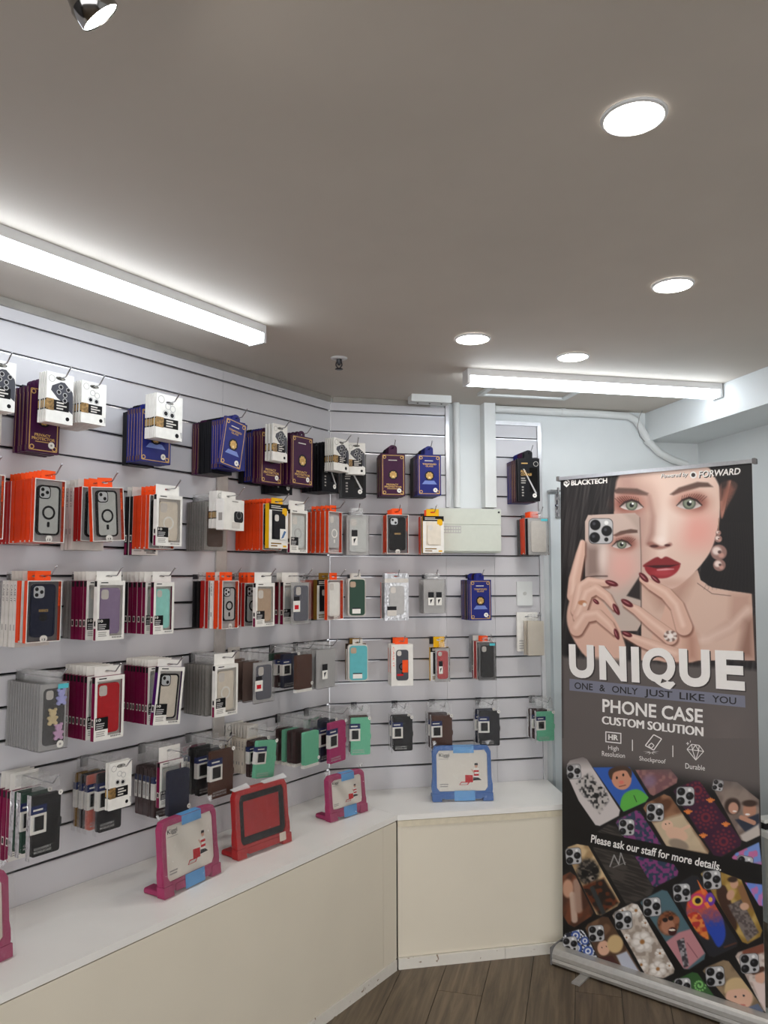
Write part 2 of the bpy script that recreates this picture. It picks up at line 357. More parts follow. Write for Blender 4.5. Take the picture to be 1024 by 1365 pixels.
slab('edge_band', [bp_(uB + 0.004, BWD - 0.008), bp_(uB + 0.004, BWD - 0.002), bp_(UBE - 0.006, front_n(UBE) - 0.002), bp_(UBE - 0.006, front_n(UBE) - 0.008)], ZTOP - 0.050, ZTOP - 0.0245, mat('cream_edge_band', (220, 210, 186), 0.4), CBK)
slab('end_panel', [bp_(UBE - 0.012, 0.02), bp_(UBE - 0.0095, front_n(UBE) - 0.026), bp_(UBE, front_n(UBE) - 0.006), bp_(UBE + 0.04, 0.02)], 0.0, ZTOP - 0.0225, M_CTOP, CBK)
slab('carcass', [bp_(0.04, 0.02), bp_(uB + 0.03, BWD - 0.026), bp_(UBE - 0.02, front_n(UBE) - 0.027), bp_(UBE - 0.02, 0.02)], 0.0, ZTOP - 0.0225, M_JOINT, CBK)
um = uB + 0.47
for a, b in ((uB + 0.004, um - 0.001), (um + 0.001, UBE - 0.012)):
    slab('kick_board', [bp_(a, BWD - 0.022), bp_(a, front_n(a) + 0.005), bp_(b, front_n(b) + 0.005), bp_(b, BWD - 0.022)], 0.0, 0.043, M_CHIP, CBK)
# low cabinet glimpsed right of the banner
cq = atz(1014, 1106, ZTOP)
cab = thing('low_cabinet', 'low white cabinet at the right edge, mostly hidden behind the banner', 'cabinet', (cq.x, cq.y, 0), WB.rz)
obj('body', MB().box(0.008, 0.42, -0.50, -0.008, 0.0, ZTOP - 0.024, mat('cabinet_grey', (196, 196, 190), 0.4)), cab)
obj('counter_top', MB().box(0, 0.428, -0.51, 0, ZTOP - 0.0235, ZTOP, M_CTOP), cab)
sc = atz(1023, 1105, ZTOP)
tdp = thing('tape_dispenser', 'small black and white desk item on the low cabinet at right edge', 'stationery', (sc.x + 0.02, sc.y + 0.03, ZTOP), 0.3)
obj('base', MB().prism(rr(-0.05, 0.05, 0.0, 0.022, 0.008), -0.03, 0.03, pm('black')), tdp)
obj('cover', MB().prism(rr(-0.045, 0.045, 0.0225, 0.036, 0.006), -0.026, 0.026, pm('white')), tdp)

# ================================================================= LAMPS AND CEILING FITTINGS
M_LAMPW = mat('lamp_white_metal', (222, 222, 222), 0.35, 0, 0.02)
def batten(label, w, u0, u1, n0, n1):
    t = thing('batten_light', label, 'light', w.P((u0 + u1) / 2, (n0 + n1) / 2, ZCEIL), w.rz)
    L, h = (u1 - u0) / 2, (n1 - n0) / 2
    obj('housing', MB().box(-L, L, -h, h, -0.030, -0.0005, M_LAMPW), t)
    pr = [(-h, -0.0302), (-h, -0.052), (-h * 0.8, -0.062), (h * 0.8, -0.062), (h, -0.052), (h, -0.0302)]
    n = len(pr); v = [(-L + 0.012, y, z) for y, z in pr] + [(L - 0.012, y, z) for y, z in pr]
    f = [(i, (i + 1) % n, (i + 1) % n + n, i + n) for i in range(n)] + [tuple(reversed(range(n))), tuple(range(n, 2 * n))]
    obj('diffuser', MB().add(v, f, emit('led_diffuser', (0.90, 0.99, 1.08), TUBE_E)), t)
    for a, b in ((-L, -L + 0.0115), (L - 0.0115, L)):
        obj('end_cap', MB().prism([(a, -0.0302), (a, -0.064), (b, -0.064), (b, -0.0302)][::1], -h - 0.001, h + 0.001, M_LAMPW), t)
batten('long lit LED batten on the ceiling above the left slatted wall', WL, -2.17, -0.955, 0.415, 0.487)
batten('long lit LED batten on the ceiling in front of the back wall', WB, 0.487, 1.70, 0.565, 0.632)
def downlight(label, p, r):
    t = thing('downlight', label, 'light', (p.x, p.y, ZCEIL), 0, 'round ceiling downlights')
    obj('trim_ring', MB().lathe([(r * 1.03, -0.001), (r * 1.18, -0.001), (r * 1.16, -0.004), (r * 1.04, -0.007), (r * 1.03, -0.001)], M_LAMPW, 32), t)
    obj('lens', MB().lathe([(0.0005, -0.0045), (r * 0.5, -0.0045), (r * 1.02, -0.0045), (r * 1.02, -0.001)], emit('downlight_lens', (1.0, 0.95, 0.88), DOWN_E), 32, False), t)
downlight('large round lit downlight nearest the viewer in the ceiling', atz(845, 155, ZCEIL), 0.053)
downlight('round lit downlight midway on the ceiling, above the banner', atz(897, 379, ZCEIL), 0.053)
downlight('round lit downlight left of the back batten light', atz(630, 451, ZCEIL), 0.057)
downlight('dimmer round downlight just above the back batten light', atz(764, 475, ZCEIL), 0.055)
for lb, x, y in (('added round downlight above the viewer, out of view', 0.25, 0.15), ('added round downlight behind the viewer on the right, out of view', 1.3, -0.7), ('added round downlight behind the viewer on the left, out of view', -0.9, -0.5), ('added round downlight by the shop front, out of view', 0.2, -1.6)):  # unseen extra lamps, added to brighten the room from behind the viewer
    downlight(lb, Vector((x, y, ZCEIL)), 0.053)
# chrome spot at the top edge
sc0 = Vector((0, 0, CAMZ)) + ray(134, 23) * (1.02 / ray(134, 23).dot(cf_))
vd = (sc0 - Vector((0, 0, CAMZ))).normalized()
ix = (cr_ - vd * cr_.dot(vd)).normalized(); iy = vd.cross(ix).normalized()
if iy.z < 0: iy = -iy
ax = ((ix * 0.52 - iy * 0.85).normalized() * 0.965 - vd * 0.26).normalized()
spot = thing('ceiling_spotlight', 'chrome adjustable spotlight at the top edge of the ceiling', 'light', sc0)
q = Vector((0, 0, -1)).rotation_difference(ax); spot.rotation_mode = 'QUATERNION'; spot.rotation_quaternion = q
M_SPOTC = mat('spot_chrome', (160, 158, 156), 0.12, 1.0, 0.0)
obj('lamp_head', MB().lathe([(0.027, -0.001), (0.0285, 0.0), (0.0285, 0.022), (0.026, 0.026), (0.020, 0.045), (0.018, 0.075), (0.012, 0.082), (0.0, 0.082)], M_SPOTC, 32), spot)
obj('lens', MB().lathe([(0.0002, 0.001), (0.0265, 0.001), (0.0265, 0.004)], emit('spot_lens', (1.0, 0.95, 0.86), SPOT_E), 32, False), spot)
ce = Vector((sc0.x - 0.07, sc0.y - 0.06, ZCEIL)); mw = (q.to_matrix().to_4x4()); mw.translation = sc0
lc = mw.inverted() @ ce; kn = Vector((0, 0, 0.078))
obj('arm', MB().tube([kn, (kn + lc) / 2 + Vector((0.006, 0, 0.01)), lc], 0.006, M_SPOTC), spot)
bar = obj('base_bar', MB().box(-0.16, 0.16, -0.02, 0.02, -0.012, -0.0003, M_SPOTC), spot); bar.matrix_parent_inverse = mw.inverted(); bar.location = ce; bar.rotation_euler = (0, 0, 0.8)
# sprinkler
p = atz(452, 477, ZCEIL)
spk = thing('fire_sprinkler', 'small dark metal fire sprinkler on the ceiling near the corner', 'sprinkler', (p.x, p.y, ZCEIL))
obj('escutcheon', MB().lathe([(0.034, -0.0005), (0.034, -0.003), (0.012, -0.007), (0.0, -0.007)], M_LAMPW), spk)
obj('body', MB().lathe([(0.011, -0.0071), (0.011, -0.018), (0.006, -0.024), (0.006, -0.030), (0.0, -0.030)], STEEL), spk)
obj('frame', MB().tube([(-0.010, 0, -0.018), (-0.012, 0, -0.030), (-0.004, 0, -0.042), (0.004, 0, -0.042), (0.012, 0, -0.030), (0.010, 0, -0.018)], 0.0025, STEEL), spk)
obj('deflector', MB().lathe([(0.0, -0.045), (0.015, -0.045), (0.016, -0.047), (0.0, -0.047)], STEEL), spk)
# junction strip and its pale cover
jp = thing('cable_junction_box', 'short white junction strip box on the ceiling by the back wall', 'junction box', WB.P(0.468, 0.115, ZCEIL), WB.rz)
obj('cover', MB().prism(rr(-0.10, 0.10, -0.036, -0.0005, 0.004), -0.035, 0.035, M_TRIM), jp)
for k in range(3): obj('screw', MB().lathe([(0.0, -0.0390), (0.004, -0.0385), (0.005, -0.0361), (0.0, -0.0361)], STEEL, 10), jp, (-0.06 + 0.06 * k, 0, 0))
# ceiling hatch
h1, h2, h3 = atz(637, 525, ZCEIL), atz(752, 530, ZCEIL), atz(775, 516, ZCEIL)
ht = thing('ceiling_hatch', 'white framed access hatch in the ceiling behind the batten light', 'hatch', WB.P(0.89, 0.33, ZCEIL), WB.rz)
for (a, b, c, d) in ((-0.215, 0.235, -0.135, -0.112), (-0.215, 0.235, 0.09, 0.113), (-0.215, -0.192, -0.111, 0.089), (0.212, 0.235, -0.111, 0.089)):
    obj('frame_strip', MB().box(a, b, c, d, -0.014, -0.0005, M_TRIM), ht)
obj('hatch_panel', MB().box(-0.186, 0.206, -0.105, 0.083, -0.006, -0.0005, M_CEIL), ht)
# pipes on the back wall
o = thing('conduit_pipe', 'white painted vertical pipe on the back wall', 'pipe', WB.P(0.638, 0, 0), WB.rz)
obj('pipe', MB().tube([(0, -0.006, zg(5) + 0.037), (0, -0.006, ZCEIL - 0.001)], 0.017, M_TRIM, 14), o)
obj('coupling', MB().tube([(0, -0.006, 2.30), (0, -0.006, 2.33)], 0.0195, M_TRIM, 14), o)
o = thing('conduit_pipe', 'white bent conduit running under the ceiling and down behind the banner', 'pipe', WB.P(0, 0, 0), WB.rz)
cpts = []
for x, y in ((659, 543), (700, 546), (750, 549), (800, 552), (838, 555), (848, 561), (856, 574), (864, 588), (878, 603), (894, 612), (915, 620)):
    u, z = WB.hit(x, y, 0.0); cpts.append((u, -0.003, min(z, ZCEIL - 0.022)))
obj('pipe', MB().tube(cpts, 0.0195, M_TRIM, 12), o)
for i in (2, 7): obj('pipe_clip', MB().tube([Vector(cpts[i]) - (Vector(cpts[i + 1]) - Vector(cpts[i])).normalized() * 0.012, Vector(cpts[i]) + (Vector(cpts[i + 1]) - Vector(cpts[i])).normalized() * 0.012], 0.0225, M_TRIM, 12), o)
wp = []
for x, y in ((854, 546), (849, 556), (846, 570), (849, 583), (856, 590)):
    u, z = WB.hit(x, y, 0.0); wp.append((u, -0.029, z))
tag(obj('loose_wire', MB().tube(wp, 0.0015, mat('grey_wire', (150, 150, 146), 0.5), 6), None, C0, WB.rz), 'thin loose grey wire looped by the bent conduit', 'wire')
# distribution board
fu0, fz1 = WB.hit(578, 677, 0.09); fu1, fz0 = WB.hit(669, 737, 0.09)
fb = thing('electrical_box', 'cream metal electrical distribution box on the back wall', 'electrical box', WB.P((fu0 + fu1) / 2, 0, (fz0 + fz1) / 2), WB.rz)
fw, fh = (fu1 - fu0) / 2, (fz1 - fz0) / 2
M_FB = mat('cream_metal_box', (208, 212, 200), 0.4, 0, 0.02)
obj('body', MB().box(-fw, fw, -0.075, -0.0014, -fh, fh, M_FB), fb)
lid = obj('lid', MB().prism(rr(-fw, fw, fh * 0.28, fh, 0.004, 2), -0.088, -0.0752, M_FB), fb)
obj('door', MB().prism(rr(-fw + 0.002, fw - 0.002, -fh + 0.008, fh * 0.265, 0.004, 2), -0.090, -0.0752, M_FB), fb)
l = MB().box(-fw * 0.75, -fw * 0.2, -0.0906, -0.0901, -fh * 0.12, fh * 0.2, pm('lgrey'))
for r_ in range(2):
    for c_ in range(7): l.box(-fw * 0.72 + c_ * fw * 0.075, -fw * 0.72 + c_ * fw * 0.075 + fw * 0.055, -0.0909, -0.0906, fh * (0.06 - 0.14 * r_), fh * (0.15 - 0.14 * r_), M_FB)
obj('circuit_label', l, fb)
for sx in (-0.93, 0.93): obj('screw', MB().prism(circ(sx * fw, fh * 0.85, 0.005, 10), -0.0905, -0.0881, STEEL), fb)
# switch plate
su0, sz1 = WB.hit(689, 775, 0.01); su1, sz0 = WB.hit(710, 807, 0.01)
sw = thing('light_switch', 'white light switch plate on the right end of the slatted wall', 'switch', WB.P((su0 + su1) / 2, 0, (sz0 + sz1) / 2), WB.rz)
sww, swh = (su1 - su0) / 2, (sz1 - sz0) / 2
obj('plate', MB().prism(rr(-sww, sww, -swh, swh, 0.004), -0.012, -0.0014, M_TRIM), sw)
obj('button', MB().prism(circ(0, 0, 0.009, 16), -0.015, -0.0121, mat('switch_button', (196, 196, 192), 0.4)), sw)

# ================================================================= ROLL-UP BANNER
BB = Vector((0.756, 3.38, 0)); BD = (Vector((1.391, 2.855, 0)) - BB).normalized(); BN = Vector((BD.y, -BD.x, 0))   # BN faces the viewer
BRZ = math.atan2(BD.y, BD.x)
ban = thing('roll_up_banner', 'tall roll-up banner advertising custom phone cases with a woman holding a phone', 'banner', BB, BRZ)
def blocal(x, y):
    """photo pixel -> (along, height) on the banner's upright plane"""
    d = ray(x, y); t = BN.dot(BB) / BN.dot(d); p = d * t
    return (p - BB).dot(BD), p.z + CAMZ
def bproj(a, z):
    P = np.array(BB)[None, :] + a[:, None] * np.array(BD)[None, :]; P[:, 2] = z - CAMZ
    F, R, U = np.array(cf_), np.array(cr_), np.array(cu_); d = P @ F
    return 512 + FPX * (P @ R) / d, 682.5 - FPX * (P @ U) / d
QT = [blocal(749, 640), blocal(1003.5, 613.5), blocal(1022, 1350), blocal(752.3, 1263)]   # TL TR BR BL
NX, NZ = 330, 800
ga, gb = np.meshgrid(np.linspace(0, 1, NX), np.linspace(0, 1, NZ))
def bil(k): return (QT[0][k] * (1 - ga) + QT[1][k] * ga) * (1 - gb) + (QT[3][k] * (1 - ga) + QT[2][k] * ga) * gb
GA, GZ = bil(0).ravel(), bil(1).ravel()
gx, gy = bproj(GA, GZ)
X, Y = (gx - 740) * 3.606, (gy - 600) * 3.606           # print design sheet units
IMG = np.zeros((X.size, 3)) + np.array([20, 18, 19.])
rng = np.random.RandomState(3)
def vnoise(sx, sy, seed=0, ang=0.0):
    r = np.random.RandomState(seed); T = r.rand(64, 64); c, s_ = math.cos(ang), math.sin(ang)
    x = (X * c + Y * s_) / sx; y = (-X * s_ + Y * c) / sy
    xi = np.floor(x).astype(int); yi = np.floor(y).astype(int); fx = x - xi; fy = y - yi
    fx = fx * fx * (3 - 2 * fx); fy = fy * fy * (3 - 2 * fy); g = lambda a, b: T[a % 64, b % 64]
    return (g(xi, yi) * (1 - fx) + g(xi + 1, yi) * fx) * (1 - fy) + (g(xi, yi + 1) * (1 - fx) + g(xi + 1, yi + 1) * fx) * fy
def spline(pts, n=5):
    P = np.array(pts, float); out = []; N = len(P)
    for i in range(N):
        p0, p1, p2, p3 = P[i - 1], P[i], P[(i + 1) % N], P[(i + 2) % N]
        for k in range(n):
            t = k / n; out.append(0.5 * ((2 * p1) + (-p0 + p2) * t + (2 * p0 - 5 * p1 + 4 * p2 - p3) * t * t + (-p0 + 3 * p1 - 3 * p2 + p3) * t ** 3))
    return np.array(out)
def sdf(P, idx):
    x, y = X[idx], Y[idx]; d = np.full(x.shape, 1e9); ins = np.zeros(x.shape, bool); N = len(P)
    for i in range(N):
        ax_, ay = P[i]; bx, by = P[(i + 1) % N]; ex, ey = bx - ax_, by - ay; L = ex * ex + ey * ey + 1e-9
        t = np.clip(((x - ax_) * ex + (y - ay) * ey) / L, 0, 1); d = np.minimum(d, (x - ax_ - t * ex) ** 2 + (y - ay - t * ey) ** 2)
        if ay != by: ins ^= ((ay > y) != (by > y)) & (x < ex * (y - ay) / (by - ay) + ax_)
    return np.where(ins, -1, 1) * np.sqrt(d)
def region(x0, x1, y0, y1): return np.nonzero((X > x0) & (X < x1) & (Y > y0) & (Y < y1))[0]
def blend(idx, a, col):
    a = np.clip(a, 0, 1)[:, None]; col = np.asarray(col, float)
    IMG[idx] = IMG[idx] * (1 - a) + (col[idx] if col.ndim == 2 else col[None, :]) * a
def poly(pts, col, soft=2.5, op=1.0, smooth=False, clip=None):
    P = spline(pts) if smooth else np.array(pts, float); m = soft + 3
    idx = region(P[:, 0].min() - m, P[:, 0].max() + m, P[:, 1].min() - m, P[:, 1].max() + m)
    if not idx.size: return
    a = np.clip(0.5 - sdf(P, idx) / soft, 0, 1) * op
    if clip is not None: a = a * np.clip(0.5 - sdf(np.array(clip, float), idx) / 2.5, 0, 1)
    blend(idx, a, col)
def ell(cx, cy, rx, ry, col, soft=0.1, op=1.0, ang=0.0, clip=None):
    R = max(rx, ry) * (1 + soft) + 3; idx = region(cx - R, cx + R, cy - R, cy + R)
    if not idx.size: return
    c, s_ = math.cos(math.radians(ang)), math.sin(math.radians(ang)); dx, dy = X[idx] - cx, Y[idx] - cy
    d = np.sqrt(((dx * c + dy * s_) / rx) ** 2 + ((-dx * s_ + dy * c) / ry) ** 2)
    a = np.clip((1 + soft - d) / (2 * soft), 0, 1); a = a * a * (3 - 2 * a) * op
    if clip is not None: a = a * np.clip(0.5 - sdf(np.array(clip, float), idx) / 2.5, 0, 1)
    blend(idx, a, col)
def line(pts, w, col, soft=2.5, op=1.0, clip=None):
    P = np.array(pts, float); W_ = np.atleast_1d(np.array(w, float)); W_ = np.full(len(P), W_[0]) if W_.size == 1 else W_
    m = W_.max() + soft + 2; idx = region(P[:, 0].min() - m, P[:, 0].max() + m, P[:, 1].min() - m, P[:, 1].max() + m)
    if not idx.size: return
    x, y = X[idx], Y[idx]; d = np.full(x.shape, 1e9)
    for i in range(len(P) - 1):
        e = P[i + 1] - P[i]; L = e @ e + 1e-9; t = np.clip(((x - P[i, 0]) * e[0] + (y - P[i, 1]) * e[1]) / L, 0, 1)
        d = np.minimum(d, np.hypot(x - P[i, 0] - t * e[0], y - P[i, 1] - t * e[1]) - (W_[i] * (1 - t) + W_[i + 1] * t) / 2)
    a = np.clip(0.5 - d / soft, 0, 1) * op
    if clip is not None: a = a * np.clip(0.5 - sdf(np.array(clip, float), idx) / 2.5, 0, 1)
    blend(idx, a, col)
SK, SKD, SKS = (226, 196, 182), (176, 128, 112), (120, 78, 66)
# -- portrait: hair, neck, face
IMG[:] = np.array([18, 16, 17.]) + (vnoise(9, 160, 1, 0.12) ** 2 * 46)[:, None] * np.array([1, .95, .93]) * (Y < 1100)[:, None]
poly([(420, 600), (600, 640), (690, 575), (705, 625), (760, 660), (860, 678), (950, 690), (965, 1010), (420, 1010)], (214, 182, 166), 4)
poly([(430, 640), (560, 660), (680, 585), (640, 690), (600, 760), (500, 760)], (170, 128, 112), 60, 0.6)
poly([(850, 690), (945, 690), (950, 760), (900, 850), (780, 905), (720, 905), (840, 820)], (176, 134, 118), 40, 0.55)
line([(600, 930), (740, 905), (850, 850), (930, 765)], 26, (238, 214, 202), 34, 0.7)
poly([(920, 820), (960, 800), (960, 1000), (880, 1000)], (120, 80, 66), 50, 0.7)
face = [(318, 110), (430, 82), (600, 68), (720, 70), (775, 105), (796, 190), (797, 300), (785, 385), (755, 480), (700, 560), (640, 620), (585, 660), (520, 668), (440, 640), (380, 560), (320, 430), (292, 330), (290, 200)]
poly(face, SK, 5, smooth=True)
idx = np.nonzero((X > 280) & (X < 480) & (Y > 60) & (Y < 660))[0]
poly([(280, 90), (400, 90), (445, 210), (470, 330), (440, 460), (420, 640), (300, 640), (270, 300)], (150, 112, 104), 120, 0.62, clip=[tuple(p) for p in spline(face)])
ell(690, 390, 95, 85, (232, 150, 140), 0.9, 0.62)
ell(560, 300, 70, 130, (240, 218, 206), 0.9, 0.7)
ell(520, 400, 26, 90, (246, 228, 218), 0.8, 0.75)
ell(620, 130, 150, 45, (238, 214, 202), 0.9, 0.5)
ell(560, 640, 90, 22, (190, 146, 130), 0.9, 0.5)
poly([(740, 70), (800, 60), (960, 45), (960, 690), (860, 672), (740, 650), (700, 590), (770, 470), (800, 330), (800, 180)], (22, 19, 20), 10)
line([(620, 60), (720, 62), (775, 90), (800, 130)], 18, (24, 20, 20), 12)
poly([(800, 165), (850, 146), (882, 168), (866, 215), (832, 275), (805, 330), (797, 250)], (176, 122, 106), 10, smooth=True)
for a in range(9): line([(860 + a * 4, 120), (815 + a * 9, 330)], 5, (26, 21, 22), 5, 0.75)
poly([(796, 130), (842, 132), (830, 190), (804, 240)], (26, 21, 22), 20, 0.8)
poly([(810, 190), (850, 165), (866, 190), (830, 250), (808, 290)], (140, 88, 74), 16, 0.7)
for a in range(14): line([(805 + a * 10, 350), (790 + a * 13, 520), (720 + a * 20, 670)], 2.5, (58, 48, 46), 4, 0.35)
for a in range(10): line([(60 + a * 22, 110), (40 + a * 12, 400), (70 + a * 4, 560)], 3, (80, 72, 70), 4, 0.3)
line([(690, 640), (760, 690), (850, 700)], 3, (60, 40, 36), 4, 0.7)
# brows, eyes
poly([(286, 196), (310, 182), (400, 186), (455, 208), (450, 220), (370, 214), (300, 210)], (92, 70, 64), 9, 0.95)
poly([(558, 214), (600, 182), (690, 154), (740, 158), (764, 178), (700, 180), (620, 202), (575, 218)], (96, 72, 64), 9, 0.95)
def eye(cx, cy, w, h, lid, left=False, sc_=1.0):
    ell(cx + lid * 10, cy - 6, w * 1.35, h * 1.75, (168, 100, 84), 0.7, 0.7)
    ell(cx + lid * w * 0.7, cy - 8, w * 0.6, h * 1.2, (112, 58, 50), 0.8, 0.6)
    P = [(cx - w, cy + h * .35), (cx - w * .55, cy - h * .6), (cx, cy - h), (cx + w * .6, cy - h * .55), (cx + w, cy + h * .25), (cx + w * .45, cy + h * .85), (cx - w * .3, cy + h * .95)]
    if lid < 0: P = [(2 * cx - a, b) for a, b in P]
    C = [tuple(p) for p in spline(P)]
    poly(P, (206, 196, 192), 4, smooth=True)
    poly([(a, b - h * .45) for a, b in P], (120, 92, 88), 10, 0.35, True, C)
    ell(cx, cy - h * .1, h * 1.12, h * 1.12, (58, 64, 56), 0.1, 1, clip=C); ell(cx, cy - h * .1, h * .95, h * .95, (134, 142, 124), 0.3, 1, clip=C)
    ell(cx, cy, h * .42, h * .42, (16, 16, 16), 0.2, 1, clip=C); ell(cx + h * .2, cy - h * .3, h * .2, h * .2, (255, 255, 255), 0.3)
    T = [P[0], P[1], P[2], P[3], P[4]]; line([tuple(q) for q in T], [4 * sc_, 9 * sc_, 11 * sc_, 10 * sc_, 6 * sc_], (44, 22, 20), 5, 0.95)
    for k in range(11):
        t = k / 10; x_ = cx + lid * w * (-0.6 + 1.6 * t); y_ = cy - h * (1.0 - (t - .4) ** 2 * 1.6)
        line([(x_, y_), (x_ + lid * (4 + 20 * t) * sc_, y_ - (16 + 6 * t) * sc_)], 2.4 * sc_, (50, 24, 22), 3, 0.8)
eye(374, 266, 56, 25, -1, True); eye(650, 258, 60, 28, 1)
# nose, mouth
line([(458, 222), (476, 320), (470, 400), (452, 448)], [10, 18, 22, 16], (150, 108, 98), 26, 0.7)
poly([(448, 452), (470, 440), (520, 462), (556, 446), (566, 458), (520, 476), (480, 474)], (150, 98, 88), 12, 0.85, smooth=True)
ell(482, 462, 20, 7, (70, 34, 32), 0.4); ell(546, 458, 14, 6, (80, 40, 38), 0.4)
ell(510, 432, 22, 16, (250, 234, 226), 0.9, 0.7)
poly([(428, 556), (460, 532), (496, 514), (516, 522), (540, 512), (580, 530), (610, 549), (560, 560), (500, 566), (450, 566)], (134, 42, 46), 6, smooth=True)
poly([(438, 562), (500, 560), (560, 556), (606, 550), (592, 585), (550, 612), (500, 616), (458, 600)], (150, 42, 50), 6, smooth=True)
ell(525, 590, 46, 14, (184, 70, 76), 0.7, 0.7)
poly([(440, 557), (500, 553), (560, 553), (604, 549), (560, 563), (490, 568)], (54, 14, 18), 5, 0.9)
line([(498, 576), (540, 573), (575, 572)], [6, 9, 4], (240, 190, 190), 6, 0.8)
# earring
for cx, cy, r in ((790, 398, 13), (790, 427, 18), (792, 492, 39), (795, 553, 30)):
    ell(cx, cy, r, r * .95, (150, 116, 108), 0.12); ell(cx - r * .25, cy - r * .2, r * .55, r * .5, (236, 216, 208), 0.4); ell(cx + r * .3, cy + r * .35, r * .35, r * .3, (196, 150, 138), 0.4); ell(cx + r * .1, cy - r * .05, r * .22, r * .2, (90, 66, 62), 0.4)
line([(792, 330), (790, 390)], 4, (170, 130, 110), 3)
# phone with the mirrored face
ph = [(150, 345), (165, 313), (390, 303), (410, 320), (417, 500), (418, 835), (400, 868), (178, 868), (152, 850)]
poly([(a + 2, b + 6) for a, b in ph], (60, 52, 50), 10)
poly(ph, (200, 178, 168), 3)
poly([(150, 460), (230, 460), (245, 600), (150, 620)], (120, 98, 92), 50, 0.7, clip=ph)
ell(330, 560, 70, 90, (232, 170, 160), 0.9, 0.7, clip=ph); ell(235, 520, 22, 80, (240, 224, 216), 0.9, 0.7, clip=ph)
poly([(150, 620), (300, 700), (415, 600), (418, 868), (150, 868)], (190, 176, 166), 60, 0.7, clip=ph)
poly([(330, 304), (412, 304), (416, 400), (370, 340)], (170, 150, 140), 20, 0.6, clip=ph)
poly([(284, 410), (320, 390), (370, 380), (402, 385), (402, 398), (350, 402), (300, 416)], (98, 74, 66), 6)
eye(326, 454, 46, 21, 1, False, 0.8)
poly([(416, 640), (416, 600), (350, 700), (416, 720)], (30, 24, 24), 8, 0.9)
line([(150, 612), (200, 606), (256, 606)], 6, (60, 40, 38), 6, 0.8)
def lens_module(cx, cy, s_, ang=0.0, col=(190, 190, 192)):
    c, q = math.cos(math.radians(ang)), math.sin(math.radians(ang)); R = lambda a, b: (cx + (a * c - b * q) * s_, cy + (a * q + b * c) * s_)
    base = [R(a, b) for a, b in rr(-1, 1, -1.05, 1.05, 0.42, 4)]
    poly(base, (70, 70, 72), 3); poly([R(a * .95, b * .95) for a, b in rr(-1, 1, -1.05, 1.05, 0.42, 4)], col, 3)
    for a, b, r in ((-.45, -.5, .43), (.48, -.02, .43), (-.5, .52, .43)):
        x_, y_ = R(a, b); ell(x_, y_, r * s_, r * s_, (14, 14, 16), 0.12); ell(x_ - .1 * s_, y_ - .1 * s_, r * s_ * .3, r * s_ * .3, (70, 70, 78), 0.5)
    x_, y_ = R(.45, -.68); ell(x_, y_, .17 * s_, .17 * s_, (236, 236, 236), 0.2)
    x_, y_ = R(.45, .68); ell(x_, y_, .17 * s_, .17 * s_, (20, 20, 22), 0.2)
lens_module(226, 390, 59)
# hands
HS = (218, 178, 160)
def finger(pts, w, col=HS):
    line([(a + 4, b + 7) for a, b in pts], [v + 5 for v in w], (110, 66, 54), 12, 0.8); line(pts, w, col, 5)
    line([(a - 5, b - 9) for a, b in pts], [v * .28 for v in w], (244, 216, 202), 16, 0.6)
def nail(x, y, a, l=26, w=11):
    ell(x, y, l, w, (92, 22, 30), 0.15, 1, a); ell(x - 4, y - 3, l * .6, w * .25, (206, 140, 146), 0.5, 0.7, a)
finger([(95, 700), (100, 620), (128, 500), (138, 445)], [62, 56, 44, 26])
poly([(62, 800), (90, 690), (150, 640), (260, 760), (330, 890), (340, 1010), (180, 1010), (90, 900)], HS, 8, smooth=True)
finger([(110, 770), (130, 660), (170, 632), (255, 640)], [56, 50, 44, 30]); nail(278, 640, 18, 32, 13)
finger([(120, 800), (160, 690), (205, 668), (255, 705), (290, 755)], [56, 52, 48, 44, 28]); nail(300, 765, 62, 30, 12); nail(203, 728, 40, 18, 9)
finger([(110, 860), (150, 800), (210, 790), (265, 840), (292, 875)], [66, 58, 52, 46, 28]); nail(302, 884, 70, 28, 11)
ell(137, 733, 20, 12, (190, 130, 96), 0.3); ell(148, 742, 9, 9, (240, 224, 214), 0.4)
poly([(560, 690), (640, 790), (688, 900), (692, 1010), (500, 1010), (470, 900), (520, 800)], HS, 8, smooth=True)
poly([(620, 790), (688, 900), (692, 1010), (640, 1010)], (166, 118, 100), 50, 0.6)
finger([(425, 620), (470, 650), (540, 690), (592, 750), (625, 850)], [30, 48, 60, 66, 80]); nail(432, 612, 45, 30, 13); nail(488, 620, 40, 28, 11)
finger([(345, 740), (400, 770), (470, 830), (560, 900)], [28, 46, 58, 70]); nail(352, 735, 30, 32, 14)
finger([(345, 888), (410, 915), (500, 950), (590, 985)], [28, 48, 58, 66]); nail(352, 884, 22, 26, 12)
for k in range(12):
    a = k * math.pi / 6; ell(560 + 24 * math.cos(a), 893 + 20 * math.sin(a), 9, 8, (226, 214, 208) if k % 2 else (130, 104, 96), 0.3)
ell(560, 893, 15, 13, (244, 236, 232), 0.4)
for k in range(26):   # loose strands at the left
    x0_ = 45 + k * 9; line([(x0_ + 60, 100), (x0_ + 10 * math.sin(k), 300), (30 + k * 3, 480 + 12 * k)], 2.2, (96, 88, 86) if k % 3 else (40, 36, 36), 3, 0.28, clip=[(20, 90), (300, 90), (290, 300), (150, 320), (140, 420), (70, 640), (20, 700)])
line([(314, 108), (296, 150), (284, 210), (284, 290)], 12, (24, 20, 20), 12, 0.8)
ell(470, 300, 40, 120, (196, 160, 148), 0.9, 0.35)
